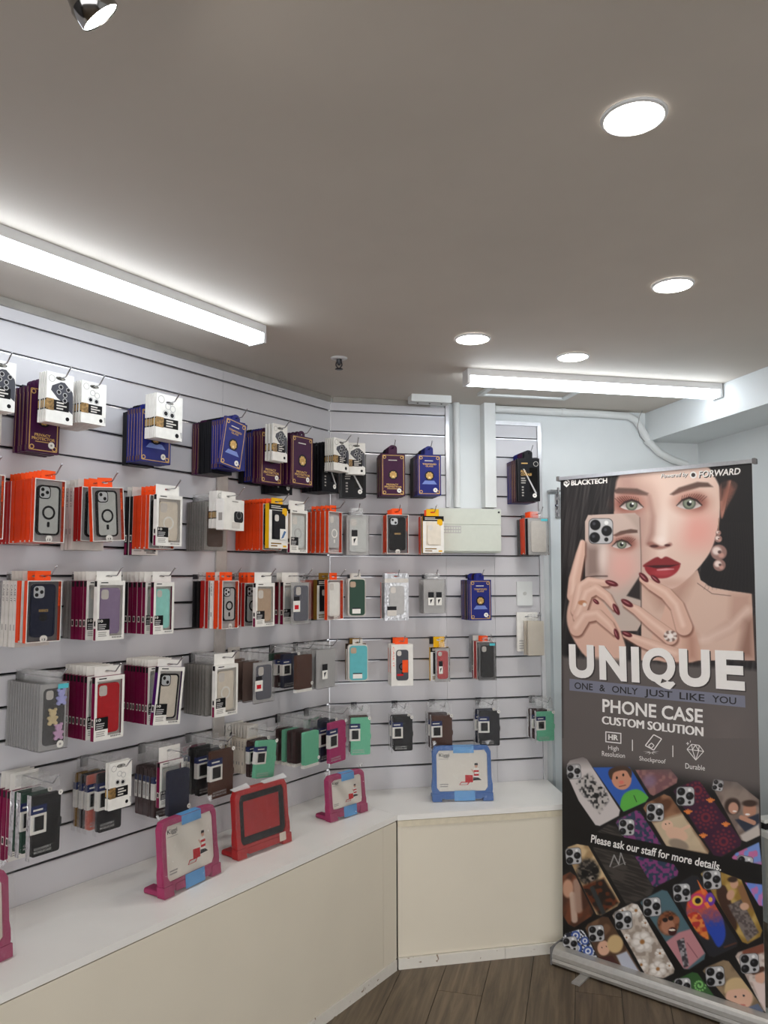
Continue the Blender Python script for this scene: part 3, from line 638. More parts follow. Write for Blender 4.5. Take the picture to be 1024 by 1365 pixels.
# -- grey field
GY = 865.4
top_edge = [(40, GY + 125), (300, GY + 140), (600, GY + 165), (980, GY + 190), (1000, GY + 800), (40, GY + 800)]
poly(top_edge, (98, 91, 89), 22)
poly([(760, GY + 400), (900, GY + 400), (980, GY + 800), (700, GY + 800)], (116, 106, 103), 150, 0.5)
# -- lower half: rows of phone cases on black
Z3, Z4 = 1442.4, 1983.3
idx = region(0, 1100, Z3 - 10, 3000); yy = Y[idx]
blend(idx, (yy - (Z3 + 25) - np.maximum(0, X[idx] - 400) * 0.18) / 120, (16, 14, 14))
NZ1, NZ2, NZ3 = vnoise(16, 16, 5), vnoise(30, 44, 6, 0.5), vnoise(9, 9, 8)
def mixc(n, a, b, lo=0.35, hi=0.65):
    t = np.clip((n - lo) / (hi - lo), 0, 1)[:, None]; return np.array(a, float) * (1 - t) + np.array(b, float) * t
def off(pts, dy): return [(a, b + dy) for a, b in pts]
CASES = []
def pcase(pts, col, dy, art=None, module=None, ms=38, ma=10):
    P = off(pts, dy); C = np.array(P, float); cen = C.mean(0)
    Q = [tuple(p) for p in spline(P, 4)] if False else P
    poly([tuple(cen + (np.array(p) - cen) * 1.02) for p in P], (40, 38, 38), 5); poly(P, col, 4)
    if art: art(P, dy)
    if module: lens_module(module[0], module[1] + dy, ms, ma)
def a_wolf(P, dy):
    poly([(110, 150 + dy), (175, 105 + dy), (200, 150 + dy), (250, 190 + dy), (262, 240 + dy), (220, 300 + dy), (170, 240 + dy), (130, 200 + dy)], mixc(NZ3, (30, 30, 32), (190, 184, 180), .3, .6), 16, 0.95, clip=P)
    ell(205, 215 + dy, 14, 12, (20, 20, 20), .3); ell(178, 180 + dy, 9, 6, (20, 20, 22), .3); ell(226, 178 + dy, 9, 6, (20, 20, 22), .3)
pcase([(64, 66), (78, 46), (140, 30), (160, 40), (318, 285), (312, 312), (222, 360), (200, 356), (120, 240), (62, 110)], (206, 198, 196), Z3, a_wolf, (97, 100), 34, -5)
def a_boy(P, dy):
    poly([(320, 255 + dy), (340, 205 + dy), (400, 185 + dy), (448, 215 + dy), (455, 240 + dy), (330, 295 + dy)], (92, 176, 70), 6, smooth=True, clip=P)
    ell(325, 132 + dy, 48, 56, (206, 146, 118), .06, 1, -15); poly([(262, 110 + dy), (275, 85 + dy), (330, 72 + dy), (372, 90 + dy), (370, 130 + dy), (345, 95 + dy), (290, 105 + dy), (278, 140 + dy)], (72, 52, 40), 5, smooth=True)
    ell(303, 130 + dy, 5, 7, (30, 22, 20), .2); ell(334, 116 + dy, 5, 7, (30, 22, 20), .2); ell(325, 152 + dy, 12, 9, (220, 120, 104), .4); line([(315, 172 + dy), (345, 165 + dy)], 4, (110, 50, 44))
    line([(385, 215 + dy), (398, 245 + dy)], 4, (40, 70, 40))
pcase([(188, 80), (365, 78), (455, 225), (440, 245), (335, 292)], (46, 92, 178), Z3, a_boy)
pcase([(392, 92), (560, 88), (595, 130), (590, 155), (478, 216), (462, 208)], mixc(NZ1, (122, 84, 88), (150, 108, 104)), Z3, lambda P, dy: ell(460, 145 + dy, 30, 30, (130, 110, 140), .6, .7))
def a_mandala(P, dy):
    for cx, cy in ((730, 320), (815, 435), (690, 190)):
        for k in range(3):
            for j in range(12):
                a = j * math.pi / 6 + k * .26; ell(cx + (18 + 18 * k) * math.cos(a), cy + dy + (18 + 18 * k) * math.sin(a), 7, 6, (134, 44, 54), .5, .7, clip=P)
    for cx, cy in ((645, 290), (752, 235), (826, 350), (718, 404)):
        for j in range(-2, 3): line([(cx - 3 * j, cy + dy + 10), (cx + j * 9, cy + dy - 8 + abs(j) * 4)], 7, (226, 130, 62), 3)
pcase([(575, 195), (590, 178), (680, 142), (700, 146), (900, 430), (896, 455), (795, 512), (772, 508)], (62, 26, 52), Z3, a_mandala, (632, 218), 44, 0)
def a_baby(P, dy):
    poly([(470, 345 + dy), (620, 300 + dy), (745, 495 + dy), (540, 468 + dy)], (208, 190, 160), 20, .9, clip=P)
    ell(545, 358 + dy, 28, 26, (226, 186, 160), .1); ell(590, 400 + dy, 55, 32, (222, 182, 156), .15, 1, 20); line([(600, 385 + dy), (648, 362 + dy)], 16, (222, 182, 156)); ell(600, 450 + dy, 50, 25, (150, 134, 118), .2, 1, 20, clip=P)
    ell(537, 352 + dy, 3, 3, (40, 30, 30)); ell(555, 348 + dy, 3, 3, (40, 30, 30))
pcase([(430, 275), (445, 252), (530, 208), (560, 220), (745, 480), (740, 497), (560, 470), (540, 455)], mixc(NZ2, (96, 60, 40), (150, 108, 80)), Z3, a_baby, (487, 295), 42, 0)
pcase([(298, 345), (312, 328), (395, 286), (415, 292), (598, 578), (592, 600), (490, 652), (470, 648)], mixc(vnoise(11, 11, 9), (44, 60, 84), (130, 62, 118), .4, .6), Z3, None, (350, 367), 38, 0)
def a_m(P, dy): line([(270, 555 + dy), (290, 500 + dy), (312, 545 + dy), (322, 490 + dy), (342, 545 + dy)], 5, (170, 168, 166)); line([(285, 560 + dy), (345, 535 + dy)], 3, (150, 148, 146))
pcase([(205, 395), (262, 355), (300, 365), (480, 660), (465, 690), (370, 735), (345, 730), (190, 470)], mixc(vnoise(60, 6, 11, 0.3), (44, 40, 38), (68, 62, 58)), Z3, a_m)
def a_rac(P, dy):
    ell(165, 580 + dy, 55, 62, mixc(NZ3, (30, 28, 28), (92, 84, 76)), .25); ell(150, 588 + dy, 17, 16, (10, 10, 10), .2); ell(200, 575 + dy, 17, 16, (10, 10, 10), .2); ell(182, 612 + dy, 14, 12, (150, 140, 130), .3); ell(188, 612 + dy, 7, 6, (14, 12, 12), .3)
    poly([(120, 655 + dy), (240, 610 + dy), (315, 730 + dy), (220, 790 + dy)], mixc(NZ1, (94, 44, 22), (34, 26, 22)), 14, 1, clip=P); line([(185, 660 + dy), (240, 780 + dy)], 22, (50, 54, 56), 8, 1, clip=P)
pcase([(55, 480), (70, 462), (140, 438), (160, 445), (318, 725), (305, 745), (225, 790), (205, 785)], mixc(NZ2, (170, 140, 100), (210, 182, 140)), Z3, a_rac, (95, 505), 38, -5)
def a_couple(P, dy):
    ell(858, 265 + dy, 38, 40, (58, 42, 36), .2, clip=P); ell(862, 275 + dy, 24, 28, (196, 148, 126), .15); ell(940, 285 + dy, 32, 42, (184, 134, 110), .15, clip=P); ell(940, 252 + dy, 36, 16, (62, 44, 36), .3, clip=P)
    poly([(870, 330 + dy), (930, 320 + dy), (985, 300 + dy), (990, 370 + dy), (920, 390 + dy)], (44, 50, 66), 8, clip=P); line([(900, 320 + dy), (960, 345 + dy)], 22, (190, 140, 116), 4, 1, clip=P)
    ell(865, 195 + dy, 50, 28, (140, 126, 116), .6, .8); poly([(895, 405 + dy), (985, 350 + dy), (990, 420 + dy), (910, 440 + dy)], (196, 186, 178), 10, clip=P)
    ell(930, 305 + dy, 12, 5, (240, 230, 226), .3); ell(868, 290 + dy, 10, 4, (240, 230, 226), .3)
pcase([(760, 170), (800, 140), (880, 150), (985, 235), (990, 405), (925, 436), (900, 428)], mixc(NZ2, (120, 104, 96), (146, 130, 120)), Z3, a_couple, (788, 165), 26, 10)
pcase([(855, 512), (875, 490), (985, 438), (1000, 560), (905, 590)], mixc(vnoise(22, 22, 14), (196, 110, 160), (120, 150, 214), .45, .55), Z3, None, (915, 545), 40, 10)
# band with the staff note
poly(off([(50, 362), (240, 395), (700, 488), (1010, 548), (1010, 626), (700, 570), (240, 470), (50, 436)], Z3), (12, 10, 10), 4)
def a_left(P, dy):
    ell(68, 120 + dy, 26, 44, (196, 150, 124), .2, clip=P); line([(90, 150 + dy), (100, 270 + dy)], 30, (200, 176, 160), 8, .9, clip=P); line([(110, 90 + dy), (120, 220 + dy)], 36, (170, 140, 124), 12, .9, clip=P)
pcase([(40, 60), (80, 40), (105, 60), (190, 235), (180, 252), (100, 305), (70, 290), (40, 240)], mixc(NZ2, (110, 62, 40), (74, 44, 32)), Z4, a_left)
def a_floral(P, dy):
    for cx, cy, r in ((105, 345, 22), (150, 370, 20), (110, 405, 26), (165, 420, 24)):
        for k in (1., .6, .3): ell(cx, cy + dy, r * k, r * k, (54, 84, 160) if k != .6 else (224, 228, 236), .15, 1, clip=P)
pcase([(40, 355), (60, 335), (125, 315), (145, 325), (215, 455), (200, 470), (40, 420)], mixc(vnoise(7, 7, 21), (40, 44, 60), (226, 228, 232), .4, .5), Z4, a_floral, (80, 388), 36, -10)
def a_kids(P, dy):
    ell(240, 405 + dy, 30, 36, (218, 172, 146), .12); ell(295, 385 + dy, 38, 44, (206, 176, 128), .15); poly([(220, 450 + dy), (280, 440 + dy), (330, 505 + dy), (240, 470 + dy)], (70, 36, 34), 8, clip=P); poly([(300, 440 + dy), (350, 420 + dy), (412, 520 + dy), (330, 500 + dy)], (186, 190, 204), 8, clip=P)
    ell(232, 402 + dy, 3, 3, (30, 24, 22)); ell(252, 398 + dy, 3, 3, (30, 24, 22))
pcase([(152, 310), (165, 290), (235, 254), (262, 258), (415, 515), (410, 528), (240, 475), (215, 455)], mixc(NZ2, (84, 60, 44), (116, 86, 64)), Z4, a_kids, (205, 335), 38, -5)
def a_flow(P, dy):
    for cx, cy, r in ((395, 225, 36), (425, 375, 56), (500, 505, 44), (440, 285, 22), (510, 430, 26), (420, 485, 34), (350, 355, 20), (330, 225, 20), (555, 490, 20)):
        for k in range(6):
            a = k * math.pi / 3 + cx; ell(cx + r * .55 * math.cos(a), cy + dy + r * .55 * math.sin(a), r * .45, r * .4, (206, 198, 190), .2, 1, 0, P); ell(cx + r * .5 * math.cos(a), cy + dy + r * .5 * math.sin(a) - 3, r * .3, r * .24, (234, 228, 222), .4, 1, 0, P)
        ell(cx, cy + dy, r * .2, r * .2, (160, 110, 60), .4, clip=P)
pcase([(282, 250), (295, 232), (375, 190), (402, 196), (580, 505), (575, 525), (525, 550), (440, 532)], mixc(NZ1, (160, 146, 134), (196, 184, 172)), Z4, a_flow, (335, 272), 42, -5)
def a_monk(P, dy):
    poly([(520, 390 + dy), (600, 330 + dy), (670, 310 + dy), (725, 430 + dy), (640, 505 + dy), (570, 490 + dy)], (190, 132, 138), 8, 1, clip=P); poly([(590, 370 + dy), (625, 355 + dy), (650, 490 + dy), (625, 500 + dy)], mixc(NZ3, (60, 56, 62), (160, 156, 160)), 5, 1, clip=P)
    ell(550, 285 + dy, 52, 58, mixc(NZ3, (92, 50, 30), (136, 82, 52)), .15); ell(590, 270 + dy, 14, 18, (150, 96, 70), .2); ell(548, 300 + dy, 34, 40, (176, 122, 96), .25); ell(570, 325 + dy, 20, 20, (60, 20, 20), .2); ell(568, 318 + dy, 16, 5, (236, 226, 210), .2)
    ell(535, 270 + dy, 13, 11, (30, 22, 20), .2); ell(562, 262 + dy, 13, 11, (30, 22, 20), .2)
    line([(640, 380 + dy), (690, 450 + dy)], 4, (120, 70, 80), 4, .8)
pcase([(416, 188), (430, 172), (520, 126), (545, 132), (728, 430), (722, 458), (650, 505), (625, 505)], (78, 106, 116), Z4, a_monk, (472, 208), 44, -5)
def a_owl(P, dy):
    poly([(640, 190 + dy), (690, 130 + dy), (750, 130 + dy), (800, 220 + dy), (825, 340 + dy), (790, 400 + dy), (740, 330 + dy), (650, 280 + dy)], mixc((Y - dy - 130) / 260 + vnoise(10, 10, 31) * .15, (226, 90, 50), (40, 70, 170), .3, .75), 8, 1, True, P)
    ell(690, 180 + dy, 42, 38, (200, 60, 110), .15); ell(690, 178 + dy, 26, 24, (240, 190, 70), .15); ell(692, 178 + dy, 14, 14, (24, 14, 30), .2); ell(752, 170 + dy, 24, 32, (110, 60, 170), .2); ell(752, 172 + dy, 10, 12, (240, 190, 80), .2)
    poly([(720, 190 + dy), (738, 182 + dy), (750, 205 + dy), (738, 216 + dy)], (240, 130, 60), 4); poly([(640, 250 + dy), (700, 240 + dy), (745, 360 + dy), (690, 330 + dy)], mixc(vnoise(12, 12, 33), (190, 50, 40), (240, 140, 60)), 8, .9, True, P)
    line([(690, 80 + dy), (720, 140 + dy)], [3, 16], (230, 120, 60), 4, 1, P)
    line([(820, 400 + dy), (875, 380 + dy)], 8, (90, 56, 44), 4, 1, P)
pcase([(572, 125), (588, 105), (665, 58), (692, 62), (882, 375), (876, 395), (770, 445), (745, 440)], (38, 38, 44), Z4, a_owl, (615, 140), 42, -5)
def a_autumn(P, dy):
    poly([(780, 130 + dy), (820, 105 + dy), (850, 180 + dy), (880, 290 + dy), (860, 320 + dy), (810, 230 + dy)], (66, 42, 32), 8, 1, True, P); poly([(835, 200 + dy), (900, 170 + dy), (985, 330 + dy), (930, 375 + dy), (890, 300 + dy)], mixc(NZ3, (86, 76, 74), (122, 112, 108)), 8, 1, False, P)
    ell(848, 150 + dy, 18, 26, (206, 160, 134), .2, 1, 20); ell(866, 96 + dy, 20, 24, (206, 160, 134), .2); poly([(880, 110 + dy), (930, 90 + dy), (990, 200 + dy), (960, 225 + dy), (905, 180 + dy)], (140, 100, 66), 8, 1, False, P); ell(915, 205 + dy, 22, 18, (210, 168, 142), .2)
    ell(858, 76 + dy, 24, 14, (60, 42, 34), .3)
pcase([(706, 50), (722, 36), (800, 40), (900, 78), (1000, 320), (990, 350), (930, 384), (905, 375)], mixc(NZ2, (150, 118, 52), (190, 160, 92)), Z4, a_autumn, (760, 78), 44, -5)
def a_green(P, dy):
    for k in range(20):
        a = k * .5; ell(700 + (30 - 1.3 * k) * math.cos(a), 582 + dy + (30 - 1.3 * k) * math.sin(a), 5, 5, (130, 190, 110), .4, 1, 0, P)
pcase([(570, 565), (665, 520), (690, 525), (775, 640), (690, 620)], (52, 92, 48), Z4, a_green, (620, 590), 40, -5)
def a_kid(P, dy):
    ell(890, 640 + dy, 66, 68, (222, 178, 154), .1, 1, 0, P); poly([(820, 620 + dy), (830, 565 + dy), (880, 545 + dy), (935, 570 + dy), (950, 625 + dy), (920, 600 + dy), (850, 605 + dy)], (206, 178, 134), 8, 1, True, P)
    ell(872, 638 + dy, 6, 5, (40, 50, 60), .2); ell(912, 632 + dy, 6, 5, (40, 50, 60), .2); poly([(900, 700 + dy), (980, 670 + dy), (1010, 710 + dy), (930, 720 + dy)], (96, 106, 130), 6, 1, False, P); ell(905, 678 + dy, 16, 5, (190, 110, 100), .3)
pcase([(716, 515), (730, 498), (815, 462), (840, 468), (1012, 700), (1000, 720), (830, 650)], mixc(NZ2, (128, 108, 84), (150, 128, 100)), Z4, a_kid, (775, 540), 46, -5)
def a_last(P, dy):
    ell(990, 545 + dy, 24, 32, (220, 172, 148), .15, 1, 0, P); line([(960, 520 + dy), (1000, 505 + dy)], 26, (80, 50, 36), 6, 1, P); poly([(950, 560 + dy), (1015, 580 + dy), (1015, 700 + dy), (990, 660 + dy)], (226, 206, 200), 8, 1, False, P); line([(930, 420 + dy), (1010, 400 + dy)], 50, (120, 62, 44), 10, .9, P)
pcase([(872, 445), (885, 425), (1005, 384), (1020, 420), (1022, 720), (1000, 690)], mixc(NZ1, (180, 160, 150), (212, 200, 192)), Z4, a_last, (940, 478), 46, -5)
pcase([(918, 90), (1000, 100), (1010, 205), (985, 200)], mixc(vnoise(18, 18, 40), (110, 140, 220), (190, 120, 180), .45, .55), Z4)
# fade of the first row into the grey field
idx = region(0, 1100, Z3 - 60, Z3 + 260); yy = Y[idx] - Z3 - np.maximum(0, X[idx] - 350) * 0.20
blend(idx, np.clip(1 - (yy - 20) / 70, 0, 1) * (yy < 95) * 0.9, (98, 91, 89))
# -- the print as one fine mesh with its colours
me = bpy.data.meshes.new('banner_print')
vid = np.arange(NX * NZ).reshape(NZ, NX)
F4 = np.stack([vid[:-1, :-1], vid[1:, :-1], vid[1:, 1:], vid[:-1, 1:]], -1).reshape(-1, 4)
co = np.stack([GA, np.full(GA.shape, -0.012), GZ], -1)
me.vertices.add(len(co)); me.vertices.foreach_set('co', co.ravel())
me.loops.add(F4.size); me.loops.foreach_set('vertex_index', F4.ravel().astype(np.int32))
me.polygons.add(len(F4)); me.polygons.foreach_set('loop_start', np.arange(0, F4.size, 4, dtype=np.int32)); me.polygons.foreach_set('loop_total', np.full(len(F4), 4, np.int32))
me.update(calc_edges=True)
ca = me.color_attributes.new('print', 'FLOAT_COLOR', 'POINT')
cl = np.clip(IMG / 255, 0, 1); cl = np.where(cl <= 0.04045, cl / 12.92, ((cl + 0.055) / 1.055) ** 2.4)
ca.data.foreach_set('color', np.concatenate([cl, np.ones((len(cl), 1))], 1).astype(np.float32).ravel())
pmz = bpy.data.materials.new('banner_print_ink'); pmz.use_nodes = True; nt = pmz.node_tree
at_ = nt.nodes.new('ShaderNodeVertexColor'); at_.layer_name = 'print'; nt.links.new(at_.outputs[0], nt.nodes['Principled BSDF'].inputs['Base Color'])
nt.nodes['Principled BSDF'].inputs['Roughness'].default_value = 0.45
me.materials.append(pmz); obj('banner_print', me, ban)
bk = [(QT[i][0], QT[i][1]) for i in (3, 2, 1, 0)]
obj('banner_sheet', MB().prism(bk, -0.0118, -0.0108, pm('offwhite')), ban)
# -- lettering
def blet(name, t, quad, m, bold=0.0, shear=0.0, y=-0.0126):
    v, f, _ = text_geo(t, bold, shear); q = [blocal(740 + a / 3.606, 600 + b / 3.606) for a, b in quad]
    vs = []
    for a, b in v:
        k = [(q[3][i] * (1 - a) + q[2][i] * a) * (1 - b) + (q[0][i] * (1 - a) + q[1][i] * a) * b for i in (0, 1)]
        vs.append((k[0], y, k[1]))
    return obj(name, MB().add(vs, f, m), ban)
def bshape(name, polys, m, y=-0.0126):
    mb = MB()
    for P in polys:
        L = [blocal(740 + a / 3.606, 600 + b / 3.606) for a, b in P]; mb.flat(L[::-1], y, m)
    return obj(name, mb, ban)
def strokes(segs, w):
    out = []
    for (a, b), (c, d) in segs:
        L = math.hypot(c - a, d - b) + 1e-9; nx, ny = -(d - b) / L * w / 2, (c - a) / L * w / 2
        out.append([(a + nx, b + ny), (c + nx, d + ny), (c - nx, d - ny), (a - nx, b - ny)])
    return out
INKW = mat('banner_white_ink', (238, 235, 232), 0.5, 0, 0.02); INKD = mat('banner_dark_ink', (30, 28, 30), 0.5, 0, 0.02); INKS = mat('banner_slate_ink', (122, 124, 140), 0.5, 0, 0.02); INKG = mat('banner_shadow_ink', (58, 52, 52), 0.5, 0, 0.02)
def sh(quad, dx, dy): return [(a + dx, b + dy) for a, b in quad]
UQ = [(72, GY + 66), (912, GY + 100), (918, GY + 290), (76, GY + 225)]
# letters of the headline, each its own quad (the Q drops below the line)
def lerpq(t0, t1, drop=0.0):
    f = lambda A, B, t: (A[0] + (B[0] - A[0]) * t, A[1] + (B[1] - A[1]) * t)
    q = [f(UQ[0], UQ[1], t0), f(UQ[0], UQ[1], t1), f(UQ[3], UQ[2], t1), f(UQ[3], UQ[2], t0)]
    for i in (2, 3): q[i] = (q[i][0], q[i][1] + drop)
    return q
for ch, t0, t1, dr in (('U', 0.0, .142, 0), ('N', .172, .327, 0), ('I', .355, .400, 0), ('Q', .418, .606, 22), ('U', .628, .804, 0), ('E', .835, 1.0, 0)):
    qd = lerpq(t0, t1, dr)
    blet('headline_shadow', ch, sh(qd, 6, 6), INKG, 0.045, 0, -0.0123); blet('headline_letter', ch, qd, INKW, 0.045, 0, -0.0128)
bshape('slogan_strip', [[(76, GY + 232), (918, GY + 314), (920, GY + 370), (76, GY + 288)]], INKS, -0.0124)
for wd_, a, b in (('ONE', 100, 188), ('&', 220, 247), ('ONLY', 280, 404), ('JUST', 436, 570), ('LIKE', 604, 724), ('YOU', 760, 876)):
    ta, tb = (a - 100) / 776, (b - 100) / 776; blet('slogan_word', wd_, [(a, GY + 248 + 74 * ta), (b, GY + 248 + 74 * tb), (b, GY + 280 + 76 * tb + (9 if wd_ == 'JUST' else 0)), (a, GY + 280 + 76 * ta + (9 if wd_ == 'JUST' else 0))], INKD, 0.012)
blet('subtitle', 'PHONE CASE', [(234, GY + 328), (716, GY + 378), (716, GY + 446), (234, GY + 392)], INKW, 0.022)
for a in (0, 2.5, 5): blet('subtitle', 'CUSTOM SOLUTION', sh([(231, GY + 410), (714, GY + 464), (714, GY + 508), (231, GY + 448)], a, a * 0.1), INKW, 0.0, 0, -0.0126 - a * 0.00002)
fr = lambda x0, y0, x1, y1, w: [[(x0, y0), (x1, y0 + 8), (x1, y0 + 8 + w), (x0, y0 + w)], [(x0, y1 - w), (x1, y1 + 8 - w), (x1, y1 + 8), (x0, y1)], [(x0, y0), (x0 + w, y0), (x0 + w, y1), (x0, y1)], [(x1 - w, y0 + 8), (x1, y0 + 8), (x1, y1 + 8), (x1 - w, y1 + 8)]]
bshape('icon', fr(248, GY + 484, 325, GY + 536, 5), INKW); blet('icon_letters', 'HR', [(262, GY + 498), (310, GY + 502), (310, GY + 528), (262, GY + 524)], INKW, 0.04)
blet('caption', 'High', [(262, GY + 552), (312, GY + 556), (312, GY + 584), (262, GY + 578)], INKW); blet('caption', 'Resolution', [(232, GY + 578), (342, GY + 590), (342, GY + 612), (232, GY + 602)], INKW)
blet('caption', 'Shockproof', [(411, GY + 602), (538, GY + 618), (536, GY + 646), (411, GY + 630)], INKW); blet('caption', 'Durable', [(632, GY + 636), (726, GY + 648), (726, GY + 672), (632, GY + 662)], INKW)
for a in (((378, GY + 524), (378, GY + 578)), ((572, GY + 552), (572, GY + 607))): bshape('divider', strokes([a], 4), INKW)
pc = [(480, 500), (518, 520), (480, 574), (440, 552)]
bshape('icon', strokes([((pc[i][0], GY + pc[i][1]), (pc[(i + 1) % 4][0], GY + pc[(i + 1) % 4][1])) for i in range(4)], 5) + strokes([((455, GY + 552), (470, GY + 540)), ((470, GY + 540), (482, GY + 552)), ((482, GY + 552), (468, GY + 566)), ((468, GY + 566), (455, GY + 552))], 4)
       + [[(468 + 8 * math.cos(a - .3), GY + 582 + 4 * math.sin(a - .3)), (468 + 40 * math.cos(a), GY + 580 + 18 * math.sin(a)), (468 + 8 * math.cos(a + .3), GY + 582 + 4 * math.sin(a + .3))] for a in (0.0, .6, 1.2, 1.9, 2.5, 3.1)], INKW)
dm = dict(a=(640, 570), b=(662, 546), c=(698, 551), d=(720, 580), e=(682, 622), f=(666, 573), g=(696, 577), t=(680, 549))
bshape('icon', strokes([((dm[i][0], GY + dm[i][1]), (dm[j][0], GY + dm[j][1])) for i, j in ('ab', 'bc', 'cd', 'ad', 'ae', 'de', 'bf', 'ft', 'tg', 'cg', 'fe', 'ge')], 3.5) + strokes([((643, GY + 535), (643, GY + 550)), ((636, GY + 542), (650, GY + 543)), ((656, GY + 528), (656, GY + 538))], 3), INKW)
blet('staff_note', 'Please ask our staff for more details.', [(178, Z3 + 400), (805, Z3 + 535), (803, Z3 + 576), (178, Z3 + 440)], INKW, 0.02, 0.15)
# brand marks at the top
blet('brand_lettering', 'BLACKTECH', [(84, 146), (257, 135), (257, 160), (84, 172)], INKW, 0.04)
bshape('brand_mark', [[(62, 136), (76, 150), (76, 166), (62, 180), (48, 168), (48, 156), (60, 147)]], INKW); bshape('brand_mark', strokes([((52, 158), (62, 166)), ((62, 166), (74, 157)), ((60, 146), (72, 158))], 4), INKD, -0.0129)
blet('brand_shadow', 'Powered by', sh([(514, 116), (644, 106), (644, 132), (514, 140)], 3, 3), INKG, 0.02, 0.25, -0.0123); blet('brand_shadow', 'FORWARD', sh([(694, 102), (896, 86), (896, 118), (694, 134)], 4, 4), INKG, 0.03, 0.15, -0.0123)
blet('brand_lettering', 'Powered by', [(514, 116), (644, 106), (644, 132), (514, 140)], INKW, 0.012, 0.25)
bshape('brand_mark', [[(670 + 17 * math.cos(a), 121 + 17 * math.sin(a)) for a in np.linspace(0, 6.283, 20)[:-1]]], INKW); bshape('brand_mark', [[(670 + 10 * math.cos(a), 121 + 10 * math.sin(a)) for a in np.linspace(0, 6.283, 16)[:-1]]], INKG, -0.0129)
blet('brand_lettering', 'FORWARD', [(694, 102), (896, 86), (896, 118), (694, 134)], INKW, 0.02, 0.15)
# -- frame of the stand
w0, w1 = QT[0][0], QT[1][0]
obj('top_rail', MB().prism(rr(w0 - 0.008, w1 + 0.008, QT[0][1] - 0.003, QT[0][1] + 0.012, 0.003, 2), -0.020, 0.002, ALU), ban)
for a in (w0 - 0.010, w1 + 0.0085): obj('end_cap', MB().prism(rr(a - 0.006, a + 0.0075, QT[0][1] - 0.006, QT[0][1] + 0.015, 0.003, 2), -0.022, 0.004, pm('mgrey')), ban)
prof = [(-0.055, 0.008), (-0.058, 0.020), (-0.054, 0.030), (-0.057, 0.034), (-0.055, 0.048), (-0.048, 0.058), (-0.040, 0.066), (-0.016, 0.072), (0.016, 0.072), (0.052, 0.060), (0.058, 0.030), (0.055, 0.008)]
bL, bR = -0.028, 0.83
n = len(prof); vs = [(bL, y, z) for y, z in prof] + [(bR, y, z) for y, z in prof]
obj('base_cassette', MB().add(vs, [(i, i + n, (i + 1) % n + n, (i + 1) % n) for i in range(n)] + [tuple(range(n)), tuple(reversed(range(n, 2 * n)))], mat('satin_aluminium', (188, 186, 182), 0.38, 0.65, 0.05, 60)), ban)
for a in (bL - 0.0062, bR + 0.0002): obj('end_cap', MB().box(a, a + 0.006, -0.06, 0.06, 0.004, 0.074, pm('mgrey')), ban)
for px in (0.115, 0.66): obj('foot', MB().prism([(px - 0.018, 0.0), (px + 0.018, 0.0), (px + 0.018, 0.0065), (px - 0.018, 0.0065)], -0.135, 0.135, mat('foot_grey', (176, 174, 170), 0.4, 0.4)), ban)
obj('pole', MB().tube([(0.40, 0.014, 0.073), (0.435, 0.014, QT[0][1] + 0.01)], 0.009, ALU, 12), ban)

# ================================================================= PACKAGES ON THE HOOKS
# local frame of every pack: the hook rod passes through the origin, x right, z up, front towards -y
def tab(mb, w, z0, z1, t, m, round_=0.0, sx=0.013, sz=0.004, y=0.0):
    """hang tab with a slot for the rod"""
    zc_ = -0.0016; out = []; inn = []
    ang = [2 * math.pi * (k + 0.5) / 16 for k in range(16)]
    if not round_: ang += [math.atan2(b, a) % (2 * math.pi) for a in (-w / 2, w / 2) for b in (z0 - zc_, z1 - zc_)]
    else: ang += [math.atan2(z0 - zc_, a) % (2 * math.pi) for a in (-w / 2, w / 2)]
    for a in sorted(ang):
        c, s_ = math.cos(a), math.sin(a)
        r_ = min((w / 2) / max(1e-6, abs(c)), ((z1 - zc_) if s_ > 0 else (zc_ - z0)) / max(1e-6, abs(s_)))
        x_, z_ = r_ * c, zc_ + r_ * s_
        if round_ and s_ > 0:
            rx, rz_ = w / 2, z1 - zc_; q_ = 1 / math.sqrt((c / rx) ** 2 + (s_ / rz_) ** 2); x_, z_ = q_ * c, zc_ + q_ * s_
        out.append((x_, z_)); inn.append((sx * c, zc_ + sz * s_))
    mb.ring(out, inn, y - t / 2, y + t / 2, m); return mb
def plate(mb, w, z0, z1, t, m, sx=0.013, sz=0.004):
    """card whose top region carries the slot"""
    zs = -0.011
    tab(mb, w, zs, z1, t, m, 0, sx, sz)
    mb.box(-w / 2, w / 2, -t / 2, t / 2, z0, zs + 0.0002, m)
    return mb
